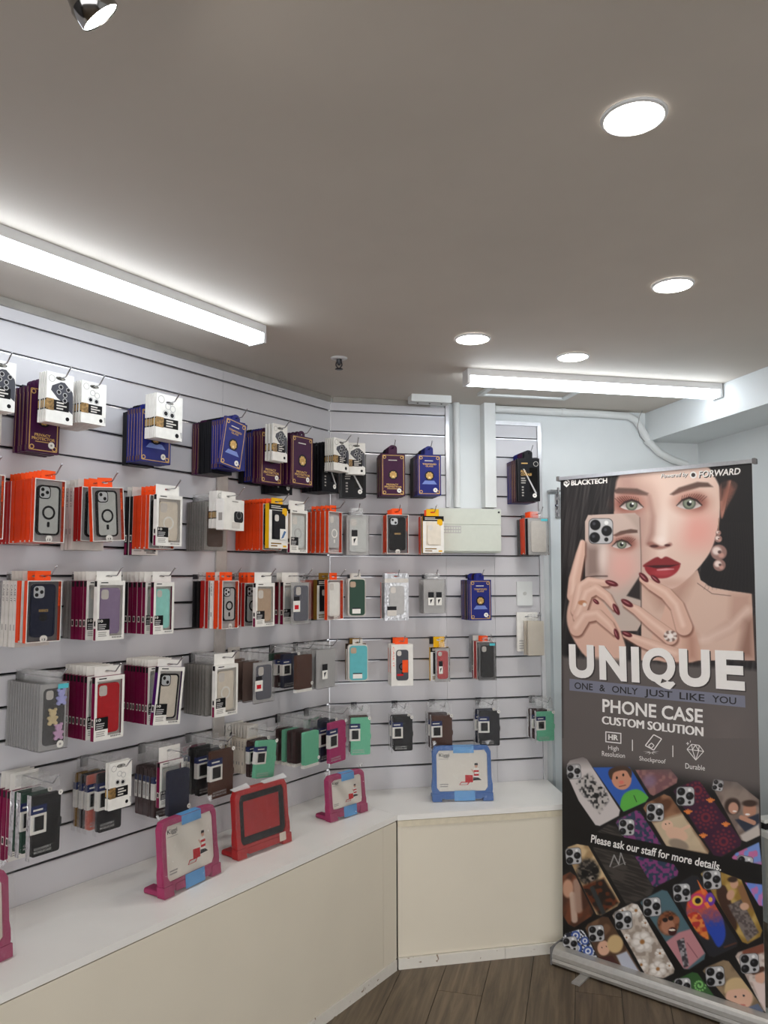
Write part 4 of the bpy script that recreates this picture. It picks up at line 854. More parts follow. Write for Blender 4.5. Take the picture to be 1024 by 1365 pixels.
def case_parts(w, h, t, zc_, y, m, cam='tri', ring=None, frame=None, logo=None):
    """a phone case seen from the back: list of (name, MB, parent)"""
    b = MB(); x0, x1, z0, z1 = -w / 2, w / 2, zc_ - h / 2, zc_ + h / 2
    if frame:
        b.prism(rr(x0 + .003, x1 - .003, z0 + .003, z1 - .003, .010), y + .001, y + t, m); b.ring(rr(x0, x1, z0, z1, .013), rr(x0 + .005, x1 - .005, z0 + .005, z1 - .005, .010), y - .0008, y + t, frame)
    else:
        b.prism(rr(x0, x1, z0, z1, .012), y + .001, y + t, m); b.prism(rr(x0 + .0015, x1 - .0015, z0 + .0015, z1 - .0015, .011), y, y + .001, m)
    P = [('phone_case', b, None)]
    cw = w * .44; c = MB(); cx0, cz1 = x0 + w * .07, z1 - w * .07
    ch = cw * (1.05 if cam == 'tri' else .92)
    if cam == 'cut':
        c.prism(rr(cx0, cx0 + cw * .8, cz1 - ch, cz1, .008), y - .0006, y - .0001, pm('offwhite'))
    else:
        c.prism(rr(cx0 - .003, cx0 + cw + .003, cz1 - ch - .003, cz1 + .003, .011), y - .0014, y - .0001, frame or m)
        c.prism(rr(cx0, cx0 + cw, cz1 - ch, cz1, .009), y - .0020, y - .0015, pm('silver'))
        for a, d in (((.28, .26), (.74, .50), (.28, .74)) if cam == 'tri' else ((.28, .28), (.70, .70))):
            c.prism(circ(cx0 + cw * a, cz1 - ch * d, cw * .17, 12), y - .0026, y - .0021, pm('black'))
    P.append(('camera_cutout', c, 0))
    if ring:
        r_ = w * .29; P.append(('magnet_ring', MB().ring(circ(0, zc_ - h * .05, r_, 24), circ(0, zc_ - h * .05, r_ - .0062, 24), y - .0007, y - .0001, ring).prism(rr(-.004, .004, zc_ - h * .05 - r_ - .022, zc_ - h * .05 - r_ - .006, .003, 2), y - .0007, y - .0001, ring), 0))
    if logo == 'rhino':
        P.append(('emblem', letter(MB(), 'RHINOS', -w * .18, w * .2, zc_ - .004, zc_ + .004, y - .0004, pm('gold'), .03).prism(circ(0, zc_ - .02, .014, 14, .011), y - .0006, y - .0001, pm('black')), 0))
    if logo == 'bears':
        for i, (bx, bz, k) in enumerate(((.018, .055, 'lilac'), (-.008, .0, 'beige'), (.012, -.045, 'pinkp'))):
            m_ = mat('bear_' + k, {'lilac': (160, 160, 205), 'beige': (196, 178, 140), 'pinkp': (186, 150, 178)}[k], .5); g = MB()
            g.prism(circ(bx, zc_ + bz + .012, .010, 12), y - .008, y - .0001, m_); g.prism(circ(bx, zc_ + bz - .006, .012, 12, .013), y - .007, y - .0002, m_)
            for sx in (-1, 1): g.prism(circ(bx + sx * .009, zc_ + bz + .021, .0045, 8), y - .006, y - .0003, m_); g.prism(circ(bx + sx * .012, zc_ + bz - .002, .0045, 8), y - .007, y - .0003, m_); g.prism(circ(bx + sx * .009, zc_ + bz - .018, .0055, 8), y - .008, y - .0003, m_)
            P.append(('bear_charm', g, 0))
    return P
def sticker(cx, cz, r, y): return MB().prism(circ(cx, cz, r, 16), y - .0004, y, pm('white')).prism(circ(cx, cz, r * .35, 8), y - .0006, y - .00041, pm('grey'))
def K_prot(w, h, t, zt, full, color='purple'):
    zb = zt - h; m = mat('box_' + color, {'purple': (64, 22, 58), 'blue': (36, 42, 116), 'black': (20, 20, 24), 'white': (206, 200, 190)}[color], .4, 0, .08, 30, spec=.2)
    P = [('box', MB().box(-w / 2, w / 2, -t / 2, t / 2, zb, zt, m), None)]
    P.append(('hang_tab', tab(MB(), .040, zt + .0002, .013, min(t * .2, .002), m, 1, .005, .0045), None))
    g = pm('gold') if color != 'white' else pm('grey')
    if color != 'black':
        e = MB(); x = -w / 2
        e.box(x - .0004, x, -t * .32, -t * .22, zb + .008, zt - .008, g)
        for z_ in (zb + .004, zt - .020): e.box(x - .0005, x, -t * .35, t * .3, z_, z_ + .016, mat('gold_ornament', (92, 62, 60), .5, .05, .5, 300))
        P.append(('spine_trim', e, 0))
    if not full: return P
    y = -t / 2
    if color == 'black':
        ph_ = MB().prism([(w * .02, zb + h * .22), (w * .40, zb + h * .22), (w * .40, zt - h * .22), (w * .02, zt - h * .22)], y - .0004, y, mat('print_phone_black', (8, 8, 9), .15))
        ph_.add([(-w * .28, y - .0006, zt - h * .25), (-w * .22, y - .0006, zt - h * .25), (w * .36, y - .0006, zb + h * .18), (w * .30, y - .0006, zb + h * .16)], [(3, 2, 1, 0)], pm('lgrey'))
        P.append(('phone_print', ph_, 0))
        T = MB(); letter(T, 'FULL', -w * .38, -w * .12, zt - h * .34, zt - h * .28, y - .0007, g, .02); letter(T, 'COVERAGE', -w * .38, w * .12, zt - h * .41, zt - h * .35, y - .0007, g, .02); bars(T, -w * .38, -w * .1, zt - h * .60, zt - h * .44, 3, y - .0002, pm('grey'), 3); bars(T, -w * .35, -w * .22, zb + h * .1, zt - h * .64, 4, y - .0002, pm('grey'), 4)
        bars(T, -w * .36, -w * .05, zt - h * .14, zt - h * .09, 1, y - .0002, g, 2)
        T.ring(circ(w * .33, zt - h * .13, .013, 14), circ(w * .33, zt - h * .13, .010, 14), y - .0004, y, pm('grey')); P.append(('print', T, 0))
    else:
        B = MB().ring(rr(-w / 2 + .006, w / 2 - .006, zb + .006, zt - .006, .004, 3), rr(-w / 2 + .0085, w / 2 - .0085, zb + .0085, zt - .0085, .003, 3), y - .0004, y, g)
        for sx in (-1, 1):
            for z_ in (zb + .016, zt - .016): B.ring(circ(sx * (w / 2 - .016), z_, .008, 10), circ(sx * (w / 2 - .016), z_, .005, 10), y - .0003, y, g)
        P.append(('gilt_border', B, 0))
        low = color == 'blue'; ez = zt - h * (.50 if not low else .52); r_ = w * .20
        E_ = MB().ring(circ(0, ez, r_, 20), circ(0, ez, r_ * .86, 20), y - .0006, y, pm('black'))
        E_.prism(circ(0, ez, r_ * .85, 20), y - .0003, y, mat('emblem_dark', (40, 30, 26), .4))
        for k in range(8):
            a = math.pi * k / 4 + .39; E_.prism(circ(r_ * .5 * math.cos(a), ez + r_ * .5 * math.sin(a), r_ * .26, 8), y - .0007, y - .0003, g)
        E_.prism(circ(0, ez + r_ * .1, r_ * .36, 10), y - .0009, y - .0003, g).prism(circ(0, ez - r_ * .35, r_ * .22, 10), y - .0009, y - .0003, mat('emblem_pale', (230, 206, 150), .4))
        for sx in (-.15, .15): E_.prism(circ(r_ * sx, ez + r_ * .16, r_ * .06, 6), y - .0011, y - .0009, pm('black'))
        P.append(('lion_emblem', E_, 0)); T = MB()
        bars(T, -w * .2, w * .22, zt - h * .17, zt - h * .13, 1, y - .0001, pm('offwhite'), 5)
        if low:
            letter(T, 'TEMPERED', -w * .30, w * .30, zt - h * .255, zt - h * .215, y - .0004, g, .02); letter(T, 'GLASS', -w * .16, w * .16, zt - h * .305, zt - h * .265, y - .0004, g, .02)
            T.add([(-w * .32, y - .0003, zb + h * .27), (w * .32, y - .0003, zb + h * .27), (w * .2, y - .0003, zb + h * .36), (-w * .2, y - .0003, zb + h * .36)], [(0, 1, 2, 3)], mat('glow_print', (110, 130, 196), .4))
        else:
            letter(T, 'PRIVACY', -w * .28, w * .22, zt - h * .755, zt - h * .71, y - .0004, g, .03); letter(T, 'PROTECTOR', -w * .36, w * .36, zt - h * .81, zt - h * .765, y - .0004, g, .03); bars(T, -w * .25, w * .25, zt - h * .845, zt - h * .82, 1, y - .0001, g, 6)
        P.append(('print', T, 0))
    P.append(('round_sticker', sticker(w * .25, zb + h * .13, .0105, y - .0004), 0))
    return P
def K_lens(w, h, t, zt, full, color='dark'):
    zt = max(zt, .012); zb = zt - h; m = pm('white'); P = [('card', plate(MB(), w, zb, zt, t, m), None)]
    y = -t / 2; bz0, bz1 = zb + h * .25, zb + h * .46
    P.append(('band_print', MB().box(-w / 2 - .0003, -w / 2 + .0001, y, t / 2, bz0, bz1, pm('black')).box(-w / 2 - .0005, -w / 2 - .0003, y + t * .1, t / 2 - t * .2, bz0 + h * .03, bz1 - h * .03, pm('gold')), 0))
    if not full: return P
    P.append(('slot_print', MB().ring(circ(0, -.0016, .016, 12, .0055), circ(0, -.0016, .0132, 12, .0042), y - .0003, y, pm('black')), 0))
    b = MB().box(-w * .22, w * .34, y - .0004, y - .0001, bz0, bz1, pm('black')); b.box(-w / 2, -w * .22, y - .0004, y - .0001, bz0 - h * .01, bz1 + h * .01, mat('gold_pattern', (150, 118, 72), .4, .2, .6, 120)); bars(b, -w * .12, w * .26, bz0 + h * .02, bz1 - h * .02, 3, y - .0004, pm('offwhite'), 8)
    P.append(('band_print', b, 0)); P.append(('badge_print', MB().ring(circ(-w * .32, zt - h * .13, w * .12, 14), circ(-w * .32, zt - h * .13, w * .105, 14), y - .0003, y, pm('grey')), 0))
    c = MB()
    if color == 'dark':
        g = mat('print_graphite', (64, 64, 72), .4); c.prism([(-w * .34, zt - h * .36), (-w * .30, zt - h * .27), (w * .02, zt - h * .17), (w * .16, zt - h * .17), (w * .46, zt - h * .33), (w * .49, zt - h * .42), (w * .49, zb + h * .22), (w * .34, zb + h * .28), (w * .30, zb + h * .46), (w * .02, zb + h * .46), (-w * .10, zt - h * .50)][::-1], y - .0003, y - .0001, g)
        for a, d in ((.02, .27), (-.05, .38), (.18, .42), (.30, .30), (.18, .56 - .03)):
            q_ = (w * a, zt - h * d); c.ring(circ(*q_, w * .085, 12), circ(*q_, w * .062, 12), y - .0007, y - .0003, pm('lgrey')); c.prism(circ(*q_, w * .06, 12), y - .0005, y - .0003, pm('dark'))
    else:
        c.prism([(w * .42, zb + h * .20), (w * .49, zb + h * .2), (w * .49, zb + h * .07), (w * .46, zb + h * .07)], y - .0003, y - .0001, pm('lgrey'))
        for a, d, mm in ((-.06, .26, 'lgrey'), (.12, .30, 'lgrey'), (-.14, .43, 'dark'), (.10, .45, 'dark')):
            q_ = (w * a, zt - h * d); c.ring(circ(*q_, w * .11, 12), circ(*q_, w * .09, 12), y - .0005, y - .0001, pm('lgrey'))
            if mm == 'dark': c.prism(circ(*q_, w * .07, 12), y - .0004, y - .0001, pm('dark'))
    P.append(('camera_print', c, 0)); P.append(('corner_dot', MB().prism(circ(w * .3, zb + h * .11, w * .07, 12), y - .0004, y, pm('black')), 0))
    return P
def K_win(w, h, t, zt, full, color='orange', rim='white', back='lgrey', case='clearcase', cam='tri', ring='black', frame='black', tabc='tabo', logo=None, badge='13', ten=False, cam_d=None):
    zt = min(zt, -.009); zb = zt - h; sm = pm(color); P = []; y = -t / 2; k = .0022 if not ten else .0085
    if not full:
        b = MB().box(-w / 2, w / 2, y + .0008, t / 2, zb, zt, sm); b.box(-w / 2, w / 2, y, y + .0008, zb, zt, pm(color)).box(-w / 2 + .004, w / 2, y - .0004, y, zb, zt, pm(rim)); P.append(('box', b, None))
    else:
        b = MB().box(-w / 2, w / 2, t / 2 - .001, t / 2, zb, zt, pm(back)); e = .0012
        for a in ((-w / 2, -w / 2 + e, zb, zt), (w / 2 - e, w / 2, zb, zt), (-w / 2 + e, w / 2 - e, zb, zb + e), (-w / 2 + e, w / 2 - e, zt - e, zt)): b.box(a[0], a[1], y + .001, t / 2 - .001, a[2], a[3], sm)
        P.append(('box', b, None))
    if tabc: P.append(('hang_tab', tab(MB(), w * (.46 if not ten else .9), zt + .0003, .014, .0012, pm(tabc), 0, .012, .004, t * .3), None))
    if not ten and color in ('orange', 'red'): P.append(('corner_seal', MB().prism(circ(-w / 2 + .0012, zb + .003, .003, 8), y - .0006, y - .0001, pm('offwhite')), 0))
    if ten:
        e = MB().box(-w / 2 - .0004, -w / 2, -t * .3, t * .3, zb + h * .22, zb + h * .34, pm('offwhite')).box(-w / 2 - .0006, -w / 2 - .0004, -t * .2, t * .2, zb + h * .24, zb + h * .32, pm('black')).box(-w / 2 - .0004, -w / 2, -t * .3, t * .3, zb + h * .005, zb + h * .2 , pm('magenta')).box(-w / 2 - .0004, -w / 2, -t * .35, t * .35, zt - h * .10, zt - h * .005, pm('black'))
        P.append(('spine_print', e, 0))
    if not full: return P
    iw, ih = w - 2 * k, h - 2 * k
    P.append(('front_frame', MB().ring(rr(-w / 2, w / 2, zb, zt, .0008, 1), rr(-w / 2 + k, w / 2 - k, zb + k * (1.0 if not ten else 1.5), zt - k * (1.0 if not ten else 1.6), .0008, 1), y, y + .0009, pm(rim)), None))
    P.append(('window', MB().flat(rr(-w / 2 + k * .8, w / 2 - k * .8, zb + k * .8, zt - k * .8, .0008, 1), y + .0004, FILM), None))
    cw = min(.076, w * .74); ch = min(cw * 2.05, h * .86)
    base = len(P); zc_ = (zt + zb) / 2 + (.002 if not ten else -.002)
    for nm, mb, par in case_parts(cw if not ten else min(.08, w - .026), ch if not ten else h - .042, t * .42, zc_, y + t * .34, pm(case), cam, pm(ring) if ring else None, pm(frame) if frame else None, logo): P.append((nm, mb, None if par is None else base))
    if badge: P.append(('size_badge', letter(MB().prism(rr(-w * .11, w * .11, zb + .0005, zb + h * .11, w * .1, 4), y - .0005, y - .0001, pm('offwhite')), badge, -w * .05, w * .05, zb + h * .025, zb + h * .06, y - .0007, pm('dark'), .02), 0))
    if ten:
        x0 = -w / 2 + .004; s_ = MB().box(x0, x0 + w * .42, y - .0004, y - .0001, zb + h * .17, zb + h * .36, pm('black')).box(x0, x0 + w * .42, y - .0004, y - .0001, zb + h * .04, zb + h * .17, pm('white'))
        letter(s_, '10', x0 + w * .03, x0 + w * .18, zb + h * .30, zb + h * .345, y - .0006, pm('white'), .02); bars(s_, x0 + w * .03, x0 + w * .38, zb + h * .18, zb + h * .28, 3, y - .0004, pm('lgrey'), 9); bars(s_, x0 + w * .03, x0 + w * .38, zb + h * .06, zb + h * .15, 3, y - .0004, pm('grey'), 10)
        P.append(('size_sticker', s_, 0)); q_ = MB().box(w * .04, w / 2 - .006, y - .0004, y - .0001, zb + .004, zb + h * .06, pm('white'))
        for i in range(6): q_.box(w * .06 + i * w * .06, w * .06 + i * w * .06 + w * .035, y - .0006, y - .0004, zb + .006, zb + h * .055, pm('dark'))
        P.append(('barcode', q_, 0)); T = MB(); bars(T, -w * .38, -w * .05, zt - h * .05, zt - h * .015, 1, y - .0001, pm('dark'), 11); P.append(('print', T, 0))
    elif color in ('orange', 'red', 'white'):
        P.append(('side_lettering', letter(MB(), 'RHINOS', w / 2 - w * .11, w / 2 - w * .055, zt - h * .42, zt - h * .10, y - .0002, pm('tabo') if color == 'orange' else pm('grey'), .02, 0, True), 0))
    return P
def K_spine(w, h, t, zt, full, color='offwhite'):
    """white box seen by its lettered spine"""
    zt = min(zt, -.009); zb = zt - h; P = [('box', MB().box(-w / 2, w / 2, -t / 2, t / 2, zb, zt, pm(color)), None), ('hang_tab', tab(MB(), w * .6, zt + .0003, .014, .0012, pm('offwhite')), None)]
    v, f, _ = text_geo('CASE IT'); x = -w / 2 - .0004
    P.append(('spine_lettering', MB().add([(x, t * .25 - b * t * .5, zt - h * .06 - a * h * .26) for a, b in v], [tuple(reversed(q_)) for q_ in f], pm('dark')).box(x, x + .0004, -t * .15, t * .15, zb + h * .25, zb + h * .34, pm('grey')), 0))
    return P
def K_bag(w, h, t, zt, full, color='black', lab=True, tray=False):
    zt = min(zt, -.020); zb = zt - h; m = mat('leather_' + color, PAL.get(color, (0, 0, 0)), .5, 0, .1, 120, .15, spec=.2); y = -t / 2; P = []
    b = MB().prism(rr(-w / 2, w / 2, zb, zt, .007, 3), y + .0005, y + t * .28, m).prism(rr(-w / 2, w / 2, zb, zt, .007, 3), t / 2 - t * .28, t / 2 - .0005, m).box(-w / 2, -w / 2 + .004, y + t * .2, t / 2 - t * .2, zb + .004, zt - .004, m).prism(rr(-w / 2 + .006, w / 2 - .006, zb + .004, zt - .004, .006, 2), y + t * .3, t / 2 - t * .3, pm('dark'))
    P.append(('wallet_case', b, None))
    lx0, lx1, lz0, lz1 = -w / 2 - .005, -w * .02, zt - h * .62, zt - h * .16
    s_ = MB(); s_.box(lx0, lx0 + .0006, y + t * .1, t / 2 - t * .1, lz0, lz1, pm('white')).box(lx0 - .0002, lx0, y + t * .1, t / 2 - t * .1, lz1 - h * .12, lz1, pm('label_navy')).box(lx0 - .0002, lx0, y + t * .25, t / 2 - t * .25, lz0 + h * .06, lz1 - h * .16, pm('lgrey'))
    if lab and not full: P.append(('label_card', s_, None))
    if tray: P.append(('tray', MB().box(-w / 2 - .002, w / 2 + .002, y + .001, t / 2, zb - .012, zb - .0005, pm('white')), None))
    bw = w / 2 + .008; bt = min(.010, -zt * .3)
    bag = MB().flat([(-bw, zb - .008), (bw, zb - .008), (bw, zt + .006), (-bw, zt + .006)], y - .0030, BAG)
    bag.add([(-bw, y - .003, zb - .008), (-bw, t / 2, zb - .008), (-bw, t / 2, zt + .006), (-bw, y - .003, zt + .006)], [(0, 1, 2, 3)], BAG)
    bag.add([(-bw, y - .003, zt + .0062), (bw, y - .003, zt + .0062), (bw * .85, -.0006, zt + .014 if zt < -.025 else zt + .009), (-bw * .85, -.0006, zt + .014 if zt < -.025 else zt + .009)], [(0, 1, 2, 3)], BAG)
    P.append(('bag', bag, None)); P.append(('hang_tab', tab(MB(), bw * 1.7, (zt + .0142 if zt < -.025 else zt + .0092), .013, .0008, clear('bag_header', (225, 225, 225), .15, .15, .6, .12)), None))
    if not full: return P
    if lab:
        f_ = MB().box(lx0, lx1, y - .0016, y - .0008, lz1 - h * .13, lz1 + h * .01, pm('label_navy')).box(lx0, lx1, y - .0018, y - .0008, lz0, lz1 - h * .13, pm('white')).box(lx0 + .010, lx1 - .008, y - .0020, y - .0018, lz0 + h * .05, lz1 - h * .17, pm('black')).box(lx0 + .0065, lx0 + .010, y - .0020, y - .0018, lz0 + h * .05, lz1 - h * .17, pm('lgrey'))
        bars(f_, lx0 + .005, lx1 - .004, lz1 - h * .09, lz1 - h * .03, 1, y - .0016, pm('white'), 12); f_.box(lx0 - .0006, lx0, y - .001, t / 2 - t * .1, lz0, lz1 - h * .13, pm('white')).box(lx0 - .0006, lx0, y - .001, t / 2 - t * .1, lz1 - h * .13, lz1, pm('label_navy'))
        P.append(('label_card', f_, None))
        ink = pm('lgrey'); T = letter(MB(), 'GOOSPERY', -w * .42, w * .20, zb + h * .105, zb + h * .145, y + .0001, ink, .015); letter(T, 'MOBILECASE', -w * .42, w * .20, zb + h * .05, zb + h * .09, y + .0001, ink, .015); P.append(('lettering', T, 0))
        P.append(('clasp', MB().prism(rr(w / 2 - .012, w / 2 + .0035, (zt + zb) / 2 - .012, (zt + zb) / 2 + .012, .004, 2), y - .0006, y + .0003, m), 0))
    P.append(('round_sticker', sticker(w / 2 - .004, zt - .002 if lab else zb + .02, .0075, y - .0034), None))
    return P
def K_clear(w, h, t, zt, full, color='lgrey', case=None, seal=None, mini=False):
    zt = min(zt, -.012); zb = zt - h; y = -t / 2; P = []
    m = clear('clear_pack_' + color, PAL[color], .08, .15, .3, .16 if color != 'cream' else .5)
    P.append(('clear_box', MB().box(-w / 2, w / 2, y, t / 2, zb, zt, m), None)); P.append(('hang_tab', tab(MB(), w * .5, zt + .0003, .013, .0010, clear('bag_header', (225, 225, 225), .15, .15, .6, .12)), None))
    P.append(('insert_card', MB().box(-w / 2 + .002, w / 2 - .002, t / 2 - .002, t / 2 - .001, zb + .002, zt - .002, pm(color)), None))
    if not full: return P
    if case:
        base = len(P)
        for nm, mb, par in case_parts(w * .74, h * .84, t * .5, (zt + zb) / 2, y + t * .2, pm(case), 'cut', None, None, 'bears' if seal == 'bears' else None): P.append((nm, mb, None if par is None else base))
    if mini:
        T = MB()
        for x_ in ((-.30, .06) if mini == 2 else (-.28,)): T.box(w * x_, w * (x_ + .26), y - .0005, y - .0001, zb + h * .46, zb + h * .62, pm('dark')).box(w * x_, w * (x_ + .26), y - .0005, y - .0001, zb + h * .24, zb + h * .46, pm('white')).prism([(w * (x_ + .08), zb + h * .40), (w * (x_ + .10), zb + h * .28), (w * (x_ + .2), zb + h * .42)], y - .0007, y - .0005, pm('dark'))
        P.append(('sticker', T, 0))
    if seal == 'red': P.append(('sticker', MB().box(-w * .5, -w * .12, y - .0005, y - .0001, zb + h * .30, zb + h * .56, pm('white')).box(-w * .42, -w * .2, y - .0007, y - .0005, zb + h * .36, zb + h * .46, pm('cherry')).box(-w * .46, -w * .16, y - .0005, y - .0001, zb + h * .56, zb + h * .66, pm('dark')), 0))
    if seal == 'cyan': P.append(('sticker', MB().box(w * .12, w * .44, y - .0005, y - .0001, zt - h * .09, zt - h * .03, pm('cyan')), 0))
    if seal == 'bears':
        P.append(('sticker', MB().box(w * .08, w * .46, y - .0005, y - .0001, zt - h * .09, zt - h * .02, pm('cyan')), 0)); P.append(('round_sticker', sticker(w * .22, zb + h * .08, .011, y), 0))
    return P
def K_sil(w, h, t, zt, full, color='dgreen', under='white'):
    zt = min(zt, -.010); zb = zt - h; y = -t / 2
    P = [('tray', MB().prism(rr(-w / 2, w / 2, zb, zt, .014), y + t * .45, t / 2, pm(under)).prism(rr(-w / 2, w / 2, zb, zt, .014), y + .002, y + t * .45, pm('offwhite')), None), ('hang_tab', tab(MB(), w * .5, zt + .0003, .013, .0010, pm('offwhite')), None)]
    P.append(('phone_case', MB().prism(rr(-w / 2 + .008, w / 2 - .005, zb + .006, zt - .005, .012), y - .004, y + .0018, mat('silicone_' + color, PAL[color], .6, 0, .04)), None))
    cx, cz = -w * .24, zt - h * .16
    P.append(('camera_cutout', MB().prism(rr(cx - .012, cx + .014, cz - .013, cz + .013, .007), y - .0046, y - .0041, pm('beige')), 2))
    P.append(('sticker', MB().box(-w * .26, w * .20, y - .0046, y - .0041, zb + h * .08, zb + h * .20, pm('white')).box(-w * .26, w * .20, y - .0046, y - .0041, zb + h * .20, zb + h * .23, pm('dark')), 2))
    return P
def K_pouch(w, h, t, zt, full):
    zt = max(zt, .010); zb = zt - h; y = -t / 2; foil = mat('foil_silver', (190, 190, 192), .28, .75, .12, 60, .6)
    P = [('pouch', plate(MB(), w, zb, zt, t * .5, foil), None), ('header', MB().box(-w / 2 + .001, w / 2 - .001, y * .5 - .0006, y * .5 - .0001, zt - h * .20, -.0125, pm('offwhite')), 0)]
    if full:
        P.append(('window', MB().prism(rr(-w * .40, w * .40, zb + h * .05, zt - h * .2, .006), y * .5 - .0016, y * .5 - .0007, mat('foil_bright', (214, 214, 216), .2, .5, .2, 70, .8)), 0)); base = len(P)
        for nm, mb, par in case_parts(w * .6, h * .6, .004, zb + h * .43, y * .5 - .006, pm('lgrey'), 'cut'): P.append((nm, mb, None if par is None else base))
        P.append(('sticker', MB().box(-w * .40, -w * .02, y * .5 - .0068, y * .5 - .0062, zb + h * .22, zb + h * .30, pm('dark')).box(-w * .40, -w * .02, y * .5 - .0068, y * .5 - .0062, zb + h * .10, zb + h * .22, pm('offwhite')), 0))
    return P
def K_drop(w, h, t, zt, full, case='dark', color='yellow'):
    zt = min(zt, -.010); zb = zt - h; y = -t / 2
    P = [('box', MB().box(-w / 2, w / 2, y + .001, t / 2, zb, zt, pm(color)), None), ('hang_tab', tab(MB(), w * .6, zt + .0003, .014, .0014, pm(color)), None)]
    if not full: return P
    P.append(('front_card', MB().box(-w / 2, w / 2, y, y + .0009, zb, zt - h * .14, pm('white')).box(-w / 2, w / 2, y, y + .0009, zt - h * .14, zt, pm('black')), None))
    P.append(('window', MB().box(-w * .36, w * .36, y - .0004, y - .0001, zb + h * .2, zt - h * .15, pm('dark') if case == 'dark' else pm('cream')), 0)); base = len(P)
    for nm, mb, par in case_parts(w * .60, h * .56, .004, zb + h * .50, y - .005, pm(case), 'cut'): P.append((nm, mb, None if par is None else base))
    T = MB(); bars(T, -w * .4, w * .36, zt - h * .11, zt - h * .03, 2, y - .0001, pm('offwhite'), 14); bars(T, -w * .40, w * .16, zb + h * .03, zb + h * .14, 2, y - .0001, pm('ochre'), 15); T.box(w * .24, w * .42, y - .0005, y - .0001, zb + h * .03, zb + h * .07, pm('yellow')); P.append(('print', T, 0))
    P.append(('badge', MB().prism(rr(w * .18, w * .44, zt - h * .26, zt - h * .08, .010), y - .0012, y - .0006, pm('yellow')), 0))
    if case == 'dark': P.append(('picture_sticker', MB().box(w * .02, w * .38, y - .0060, y - .0053, zb + h * .2, zb + h * .44, pm('white')).prism([(w * .08, zb + h * .22), (w * .2, zb + h * .24), (w * .34, zb + h * .38), (w * .24, zb + h * .4)], y - .0064, y - .0061, mat('sticker_blue', (70, 110, 160), .5)), 0))
    return P
def K_retail(w, h, t, zt, full):
    zt = min(zt, -.010); zb = zt - h; y = -t / 2
    P = [('box', MB().box(-w / 2, w / 2, y, t / 2, zb, zt, pm('white')), None), ('hang_tab', tab(MB(), w * .6, zt + .0003, .014, .0014, pm('tabo')), None), ('spine_lettering', MB().box(-w / 2 - .0004, -w / 2, -.003, .003, zb + h * .3, zt - h * .1, pm('tabo')), 0)]
    if not full: return P
    base = len(P)
    for nm, mb, par in case_parts(w * .56, h * .74, .003, (zt + zb) / 2, y - .0035, mat('print_graphite', (64, 64, 72), .4), 'cut', pm('black')): P.append((nm, mb, 0 if par is None else base))
    P[base] = ('case_picture', P[base][1], None)
    P.append(('sticker', MB().box(0, w * .26, y - .0045, y - .0036, zb + h * .32, zb + h * .62, pm('tabo')).box(-w * .24, w * .04, y - .0045, y - .0036, zb + h * .24, zb + h * .29, pm('cherry')), 0))
    T = letter(MB(), 'CASE IT', -w * .43, -w * .36, zb + h * .45, zt - h * .06, y - .0002, pm('tabo'), .0, 0, True); P.append(('lettering', T, 0))
    return P
def K_thick(w, h, t, zt, full):
    zt = min(zt, -.010); zb = zt - h; y = -t / 2
    P = [('box', MB().box(-w / 2, w / 2, y, t / 2, zb, zt, pm('white')), None), ('hang_tab', tab(MB(), w * .7, zt + .0003, .014, .0014, pm('white'), 0, .012, .004, t * .3), None)]
    T = MB().box(-w / 2 - .0004, -w / 2, -t * .3, t * .2, zb + h * .3, zb + h * .55, pm('grey')).prism(rr(w * .0, w * .46, zb + h * .26, zb + h * .62, .012), y - .0004, y, pm('dark')); T.ring(circ(w * .24, zb + h * .50, w * .13, 14), circ(w * .24, zb + h * .50, w * .1, 14), y - .0008, y - .0004, pm('mgrey')).box(-w * .1, w * .28, y - .0012, y - .0008, zb + h * .06, zb + h * .26, pm('offwhite')); bars(T, -w * .1, w * .3, zt - h * .1, zt - h * .03, 1, y - .0001, pm('grey'), 16)
    P.append(('print', T, 0)); return P
def K_card(w, h, t, zt, full):
    zt = max(zt, .012); zb = zt - h
    P = [('card', plate(MB(), w, zb, zt, t, pm('white')), None)]; T = MB(); bars(T, -w * .4, w * .3, zb + h * .05, zb + h * .3, 4, -t / 2 - .0001, pm('lgrey'), 17); T.ring(rr(-w * .2, w * .1, zb + h * .35, zt - h * .3, .006), rr(-w * .17, w * .07, zb + h * .37, zt - h * .32, .005), -t / 2 - .0005, -t / 2, pm('grey')); P.append(('print', T, 0)); return P
KIND = {  # builder, name, category, thickness
    'prot': (K_prot, 'screen_protector_box', 'screen protector', .013), 'lens': (K_lens, 'lens_protector_card', 'lens protector', .007), 'win': (K_win, 'phone_case_box', 'phone case', .018),
    'spine': (K_spine, 'phone_case_box', 'phone case', .017), 'bag': (K_bag, 'wallet_case_pack', 'wallet case', .018), 'clear': (K_clear, 'phone_case_pack', 'phone case', .014), 'sil': (K_sil, 'phone_case_blister', 'phone case', .026),
    'pouch': (K_pouch, 'phone_case_pouch', 'phone case', .012), 'drop': (K_drop, 'phone_case_box', 'phone case', .022), 'retail': (K_retail, 'phone_case_box', 'phone case', .03), 'thick': (K_thick, 'accessory_box', 'accessory', .035), 'card': (K_card, 'phone_case_card', 'phone case', .008)}
SPEC = {}
def spec(kind, w, h, t, zt, full, opts):
    key = (kind, round(w, 3), round(h, 3), round(t, 4), round(zt, 3), full, tuple(sorted(opts.items())))
    if key not in SPEC:
        SPEC[key] = [(nm, mb.mesh(nm), par) for nm, mb, par in KIND[kind][0](key[1], key[2], key[3], key[4], full, **opts) if mb.v]
    return SPEC[key]
